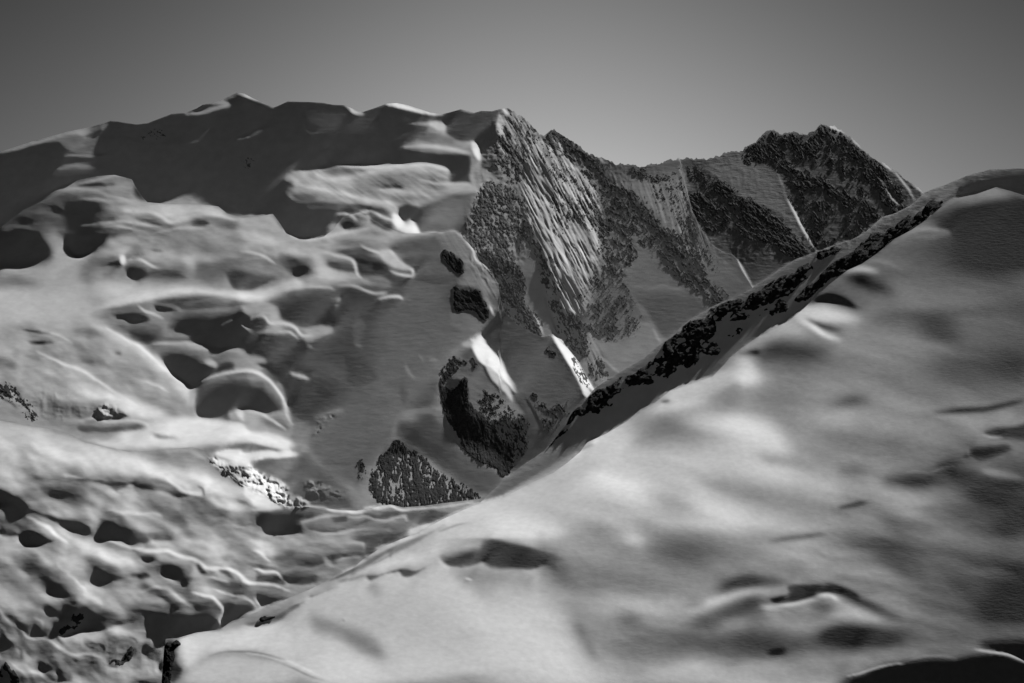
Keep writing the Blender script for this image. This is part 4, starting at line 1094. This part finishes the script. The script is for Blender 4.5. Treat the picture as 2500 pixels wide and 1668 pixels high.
def grid_mesh(name,P,keep,mat,extra=None):
    """P (rows, cols, 3); keep (rows-1, cols-1) bool faces; rows run downwards"""
    R,C=P.shape[:2]; idx=np.arange(R*C).reshape(R,C)
    q=np.stack([idx[:-1,:-1],idx[1:,:-1],idx[1:,1:],idx[:-1,1:]],-1)[keep]
    used=np.zeros(R*C,bool); used[q.ravel()]=True; rem=np.cumsum(used)-1
    v=P.reshape(-1,3)[used]; q=rem[q]
    me=bpy.data.meshes.new(name); me.vertices.add(len(v)); me.vertices.foreach_set('co',v.astype(np.float32).ravel())
    n=len(q); me.loops.add(n*4); me.loops.foreach_set('vertex_index',q.astype(np.int32).ravel())
    me.polygons.add(n); me.polygons.foreach_set('loop_start',np.arange(0,n*4,4,dtype=np.int32)); me.polygons.foreach_set('loop_total',np.full(n,4,np.int32))
    me.polygons.foreach_set('use_smooth',np.ones(n,bool)); me.update(calc_edges=True); 
    me.materials.append(mat); return me
# ---------------------------------------------------------------- noise
def vnoise(x,y,seed):
    def hsh(i,j):
        h=(i*374761393+j*668265263+seed*974634777)&0xffffffff
        h=((h^(h>>13))*1274126177)&0xffffffff
        return ((h^(h>>16))&0xffff)/65535.
    xi=np.floor(x).astype(np.int64); yi=np.floor(y).astype(np.int64); fx=x-xi; fy=y-yi
    fx=fx*fx*fx*(fx*(fx*6-15)+10); fy=fy*fy*fy*(fy*(fy*6-15)+10)
    a=hsh(xi,yi); b=hsh(xi+1,yi); c=hsh(xi,yi+1); d=hsh(xi+1,yi+1)
    return (a+(b-a)*fx)*(1-fy)+(c+(d-c)*fx)*fy
def fbm(x,y,seed,o=4,g=.55,ridge=False):
    s=0;a=1;t=0
    for k in range(o):
        n=vnoise(x*2**k+17.3*k,y*2**k-9.1*k,seed+k)
        if ridge: n=1-np.abs(2*n-1)
        s=s+a*n;t+=a;a*=g
    return s/t
def rot(u,v,deg,asp,sc):
    a=math.radians(deg); x=u*math.cos(a)+v*math.sin(a); y=-u*math.sin(a)+v*math.cos(a)   # x runs along the streak
    return x/(sc*asp),y/sc
def polymask(spec,bl,grow=0):
    fr,pts=spec; ox,oy,sc=FR[fr]
    p=np.array([[float(a) for a in q.split(',')] for q in pts.split()])/sc+[ox,oy]
    r=cover('P',smooth((p-[U0,V0])/G,True),0,bl); M=np.zeros((H,W))
    if r is not None: x0,x1,y0,y1,c=r; M[y0:y1,x0:x1]=c
    return M
def bil(A,u,v):
    x=np.clip((u-U0)/G,0,A.shape[1]-1.001); y=np.clip((v-V0)/G,0,A.shape[0]-1.001); i=x.astype(int); j=y.astype(int); fx=x-i; fy=y-j
    return (A[j,i]*(1-fx)+A[j,i+1]*fx)*(1-fy)+(A[j+1,i]*(1-fx)+A[j+1,i+1]*fx)*fy
# ---------------------------------------------------------------- the mountains: relief found from the slope each place must have towards the sun
TONE=raster(TONES)
uu=U0+G*np.arange(W); vv=V0+G*np.arange(H); UG,VG=np.meshgrid(uu,vv)
def amb_of(k,u):
    a=dict(U=((950,.046),(1300,.020)),S=((900,.034),(1350,.036)),G=((0,.024),(1,.024)),N=((0,.026),(1,.026)),F=((0,.012),(2500,.026)),B=((0,.014),(1,.014)))[k]
    return np.interp(u,[a[0][0],a[1][0]],[a[0][1],a[1][1]])[None,:]
# snow mounds and wind drifts too many to place one by one
def drift(fr,pts,deg,asp,sc,amp,seed,bl=10,ridge=True):
    M=polymask((fr,pts),bl); x,y=rot(UG+9*vnoise(UG/50,VG/50,seed+40),VG+9*vnoise(UG/60,VG/40,seed+41),deg,asp,sc)
    n=fbm(x,y,seed,3,.5,ridge); n=(n-n.mean())/n.std(); TONE[:]+=M*amp*np.clip(n,-2,2)
WG=region('X')*(.45+.8*np.clip((VG-1060)/80,0,1))*np.clip((1180-UG)/150,0,1)      # wind-worn, uneven outlines
du=WG*(24*(fbm(UG/60,VG/36,811,2)-.5)+2.5*(fbm(UG/14,VG/8,813,2)-.5)); dv=WG*(13*(fbm(UG/55,VG/34,821,2)-.5)+2*(fbm(UG/13,VG/9,823,2)-.5))
TONE=bil(TONE,UG+du,VG+dv)
for d in DRIFTS: drift(*d)
RF=region('F'); mean=blur(TONE,16); fall=1-.20*np.clip((UG-1950)/600,0,1)**1.3-.10*np.clip((VG-1350)/320,0,1)*np.clip((UG-1500)/700,0,1)
cf=1+.25*np.clip((UG-1350)/150,0,1)
TF=(mean+cf*(TONE-mean))*fall; TF=np.where(UG>1350,TF*(np.clip(TF,30,200)/135)**(.16*np.clip((UG-1350)/300,0,1)),TF); TF=np.where((VG<1575)&(UG>1350),TF+np.clip(50-TF,0,50)*.62,TF)
MB=polymask(('z6','150,640 700,480 1000,640 1300,400 1700,380 1950,760 1700,1000 1580,1250 1600,1600 2100,2100 1900,2300 500,2300 430,1500 390,1300 240,1120 100,980'),6)
TONE=np.where(TONE<96,TONE+MB*(.5*(np.maximum(TONE,50)-82)+82-TONE),TONE)
MU=polymask(('z1','-200,760 0,745 900,480 1500,420 2000,250 4000,330 4050,700 2600,900 2300,1250 1300,1200 1000,900 800,700 400,900 -200,1300'),6)
TONE=np.where(TONE<82,TONE+MU*(.45*(TONE-57)+57-TONE),TONE); mean=blur(TONE,16)
TONE=np.where(RF>0,TF,mean+1.12*(TONE-mean))
# fields of small relief laid over the solved surface (in photo-pixel units of depth)
fl=np.zeros((H,W))
for fr,pts,deg,sc,amp in FLUTES:
    M=polymask((fr,pts),4); x,y=rot(UG,VG,deg,22,sc)
    y=y+.5*(vnoise(x*2,y*.2,5)-.5)
    fl+=M*amp*(.5*fbm(x,y,3,2,.5,True)+.5*fbm(x*1.5,y*.55,8,2,.5,True))*(.4+1.2*fbm(UG/70,VG/70,9,2))
rough=np.zeros((H,W))
for fr,pts,amp,sc in ROUGH:
    M=polymask((fr,pts),3); rough+=M*amp*(fbm(UG/sc,VG/(sc*.8),31,3,.5,True)-.5)
for fr,pts,amp,sc in BLOCKS:
    M=polymask((fr,pts),1.5); wu=UG+6*vnoise(UG/12,VG/12,61); wv=(VG+6*vnoise(UG/12,VG/12,62))*1.25
    best=np.full((H,W),9.); hid=np.zeros((H,W)); ci=np.floor(wu/sc); cj=np.floor(wv/sc)
    for a in (-1,0,1):
        for b in (-1,0,1):
            i=ci+a; j=cj+b; rx=vnoise(i*7.+.001,j*5.+.001,71); ry=vnoise(i*5.+.001,j*9.+.001,72)
            dd=np.hypot(wu/sc-i-rx,wv/sc-j-ry); k=dd<best; best=np.where(k,dd,best); hid=np.where(k,vnoise(i*3.+.001,j*11.+.001,73),hid)
    tx=np.abs(hid*7%1)-.5; ty=np.abs(hid*13%1)-.5
    rough+=M*amp*(1.5*hid+.9*(tx*(wu/sc%1)+ty*(wv/sc%1))-.25*best**2)
small=.9*(fbm(UG/38,VG/16,11,3,.5)-.5)*np.clip((TONE-60)/60,.12,1)
PF={}
BACKLOW=mat_rock('back_low_bounce',14,.05,.12); BACKMID=mat_rock('back_mid_bounce',14,.20,.34); BACKHIGH=mat_rock('back_high_bounce',14,.42,.62)  # made-up greys for unseen back slopes, tuned for the light they bounce
META=dict(
 U=('summit_mountain',12,.05,'snow_far'),B=('right_peak_mountain',14,.1,'snow_far'),S=('snow_bowl_terrain',9,.05,'snow_far'),
 G=('glacier',6,.06,'snow_mid'),N=('near_ridge_terrain',6,.08,'snow_mid'),F=('snow_slope',2,.045,'snow_near'))
for k,ua,ub,D,anc in LAY:
    i0=int((ua-U0)/G); i1=min(W,int((ub-U0)/G)+1)
    top=cont(k,uu[i0:i1]); bot=np.full(i1-i0,1e5)
    for n in NEAR[k]: bot=np.minimum(bot,cont(n,uu[i0:i1]))
    VV=vv[:,None]; vis=((VV>=top)&(VV<bot))
    j0=max(0,int((top.min()-V0)/G)-12); j1=min(H,int((min(bot.max() if bot.max()<1e4 else 1800,1800)-V0)/G)+70)
    wgt=vis[j0:j1].astype(float); b=np.where(wgt>0,t2b(TONE[j0:j1,i0:i1]+(5 if k=='N' else 0),amb_of(k,uu[i0:i1]),np.interp(uu[i0:i1],[1180,1380],[-.2,.004])[None,:] if k=='F' else None),.1)
    Uc,Vc=np.meshgrid(uu[i0:i1]-CU,CV-vv[j0:j1])
    p=solve(b,wgt,Uc,Vc,G)
    p=p+small[j0:j1,i0:i1]*(.45 if k in 'F' else .9)-fl[j0:j1,i0:i1]-rough[j0:j1,i0:i1]
    full=np.zeros((H,W)); full[j0:j1,i0:i1]=p; full[:j0,i0:i1]=p[0]; full[j1:,i0:i1]=p[-1]; full[:,:i0]=full[:,i0:i0+1]; full[:,i1:]=full[:,i1-1:i1]
    pa=bil(full,np.array(float(anc[0])),np.array(float(anc[1])))
    PF[k]=(full,pa,D,j1,top,bot,i0,i1)
    def pos(u,v,pp,pa=pa,D=D):
        Y=D*np.exp((pp-pa)/FPX); return np.stack([(u-CU)/FPX*Y,Y,(CV-v)/FPX*Y],-1)
    if k in 'UB':
        ja=np.where((uu[i0:i1]>1240)&(k=='U')&(uu[i0:i1]<1680)|(k=='B'),1.,0.)
        jj=(fbm(uu[i0:i1]/16,uu[i0:i1]*0+3,77,4,.7,True)-.6)*15
        top=np.where(top<1e4,top-ja*jj,top)
    if k=='N': top=np.where(top<1e4,top-4*(fbm(uu[i0:i1]/22,uu[i0:i1]*0,78,3,.6)-.5),top)
    # mesh: columns at each grid u, rows sheared so that the first row is the crest
    ok=top<1e4; u=uu[i0:i1][ok]; t=top[ok]; bb=bot[ok]
    end=np.minimum(bb+170,V0+(j1-2)*G); end=np.maximum(end,t+30)
    kk=np.ones(41)/41; e2=np.pad(end,20,mode='edge'); mx=np.array([e2[i:i+41].max() for i in range(len(end))]); end=np.convolve(np.pad(mx,20,mode='edge'),kk,'valid')
    end=np.minimum(end,V0+(j1-2)*G); end=np.maximum(end,t+20)
    nr=int((end-t).max()/G)+1
    s=np.linspace(0,1,nr)[:,None]; Vr=t[None]+s*(end-t)[None]; Ur=np.broadcast_to(u[None],Vr.shape)
    Pm=pos(Ur,Vr,bil(full,Ur,Vr)); 
    crest=Pm[0]; back=[]
    q=crest[:,1]/FPX
    for dist,drop in ((1.5,.9),(4,2.8),(10,5),(25,15),(60,40),(150,105),(400,290),(900,680)):
        c=crest.copy(); c[:,1]+=dist*q; c[:,2]-=drop*q; back.append(c)
    P=np.concatenate([np.stack([*back[::-1],crest]),Pm],0); nb=len(back)+1
    # the land goes on beyond the frame: downhill rows and sideways columns
    nx=[]
    for d in ((15,50,130,300) if k=='F' else (15,50,130)):
        c=P[-1].copy(); c[:,1]-=d*.9; c[:,2]-=d; nx.append(c)
    P=np.concatenate([P,np.stack(nx)],0)
    side=[]
    for d in (25,80,200,480):
        c=(P[:,-1] if k in 'FNB' else P[:,0]).copy(); c[:,0]+=d*(1 if k in 'FNB' else -1); c[:,2]+=18*math.sin(d*.011)*(1 if d<1500 else 3); side.append(c)
    if k in 'FNB': P=np.concatenate([P,np.stack(side,1)],1)
    else: P=np.concatenate([np.stack(side[::-1],1),P],1)
    nm,sc,bmp,mn=META[k]
    mt=mat_snow('snow_'+nm,sc*.6,bmp)
    kf=np.ones((P.shape[0]-1,P.shape[1]-1),bool); kf[nb-1]=False
    me=grid_mesh(nm,P,kf,mt); me.materials.append(BACKHIGH if k in 'FN' else BACKMID if k=='S' else BACKLOW)      # unseen far sides, surfaced only to set bounce light on shaded faces
    rowid=np.broadcast_to(np.arange(kf.shape[0])[:,None],kf.shape)[kf]; me.polygons.foreach_set('material_index',(rowid<nb-2).astype(np.int32))
    o=bpy.data.objects.new(nm,me); scene.collection.objects.link(o); o['kind']='structure'
    o['label']=LABEL[k][0]; o['category']=LABEL[k][1]
    print('layer',k,P.shape,'depth %.0f..%.0f'%(Pm[...,1].min(),Pm[...,1].max()),'%.1fs'%(time.time()-T_START))
S0=45000.; gx=np.linspace(-S0,S0,61); GX,GY=np.meshgrid(gx,gx[::-1]); 
GZ=-1500+260*(fbm(GX/5000+50,GY/5000+50,900,4,.5)-.5)
vf=grid_mesh('valley_floor',np.stack([GX,GY,GZ],-1),np.ones((60,60),bool),mat_rock('valley_ground',220,.012,.04))
o=bpy.data.objects.new('valley_floor',vf); scene.collection.objects.link(o); o['kind']='structure'; o['label']='dark valley ground far below the mountains'
# ---------------------------------------------------------------- rock outcrops: each one a mesh of its own standing proud of the snow
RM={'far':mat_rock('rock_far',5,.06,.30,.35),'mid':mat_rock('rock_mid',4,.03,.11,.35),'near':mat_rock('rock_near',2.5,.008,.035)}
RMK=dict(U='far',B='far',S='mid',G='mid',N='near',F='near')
fr=None; rid=0
for ln in ROCKS.split('\n'):
    ln=ln.strip()
    if not ln or ln[0]=='#': continue
    if ln[0]=='@': fr=ln[1:]; continue
    a,lab=ln.split('|'); f=a.split(); k=f[1]; dens=float(f[2]); deg=float(f[3]); asp=float(f[4]); sc=float(f[5]); pts=' '.join(q.strip(',') for q in f[6:]); rid+=1
    full,pa,D,j1,top,bot,i0,i1=PF[k]
    if k in 'UB' and dens>.4: dens=dens*.86
    M=polymask((fr,pts),2.6 if dens<.85 else 1.1)
    ys,xs=np.where(M>.02); 
    if len(ys)==0: print('EMPTY',lab); continue
    h=1.25
    u=np.arange(uu[xs.min()],uu[xs.max()],h); v=np.arange(vv[ys.min()],vv[ys.max()],h); Ug,Vg=np.meshgrid(u,v)
    cov=bil(M,Ug,Vg)
    x,y=rot(Ug,Vg,deg,asp,sc)
    if k in 'UBS':
        xf,yf=rot(Ug,Vg,deg+4,3.,sc*.33)
        n=.26*fbm(x*.8,y*.8,100+rid,2,.5)+.56*fbm(xf,yf,200+rid,3,.75)+.18*fbm(Ug/60,Vg/60,400+rid,2,.5)
    else: n=.6*fbm(x*.8,y*.8,100+rid,3,.5)+.2*fbm(x*2,y*2,200+rid,2,.6)+.2*fbm(Ug/50,Vg/50,400+rid,2,.5)
    n=np.clip(.5+(n-n.mean())/(n.std()*3.2),0,1)*(.84 if dens>.84 and k!='N' else 1)
    hgt=(np.clip(cov*1.15,0,1)**.6*dens-n)
    hgt=np.where(cov<.12,-1,hgt)
    rg=fbm(x*1.2,y*1.2,300+rid,5,.65,True); amp=3.5 if k in 'NF' else 1.1
    rc=fbm(x*.45,y*.45,500+rid,2,.5,True)
    hh=np.where(hgt>0,amp*hgt*(.5+1.5*rg)+.25,hgt*4) if k in 'NFG' else np.where(hgt>0,.22+.5*hgt+.7*np.clip(hgt*3,0,1)*rc,hgt*4)
    pp=bil(full,Ug,Vg)-hh
    ct=cont(k,Ug); 
    inside=(Vg>ct+1.0)
    Y=D*np.exp((pp-pa)/FPX); P=np.stack([(Ug-CU)/FPX*Y,Y,(CV-Vg)/FPX*Y],-1)
    bt=np.full(Ug.shape,1e5)
    for nn in NEAR[k]: bt=np.minimum(bt,cont(nn,Ug))
    g=(hh>-.6)&inside&(Vg<bt+25)
    kf=(g[:-1,:-1]&g[1:,:-1]&g[:-1,1:]&g[1:,1:])
    pk=(hh[:-1,:-1]>0)|(hh[1:,:-1]>0)|(hh[:-1,1:]>0)|(hh[1:,1:]>0)
    kf&=pk
    if kf.sum()<6: print('FEW',lab); continue
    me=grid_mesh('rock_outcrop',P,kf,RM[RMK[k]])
    o=bpy.data.objects.new('rock_outcrop',me); scene.collection.objects.link(o)
    o['label']=lab; o['category']='rock'; o['group']='rock outcrops showing through the snow'
print('rocks',rid,'%.1fs'%(time.time()-T_START))
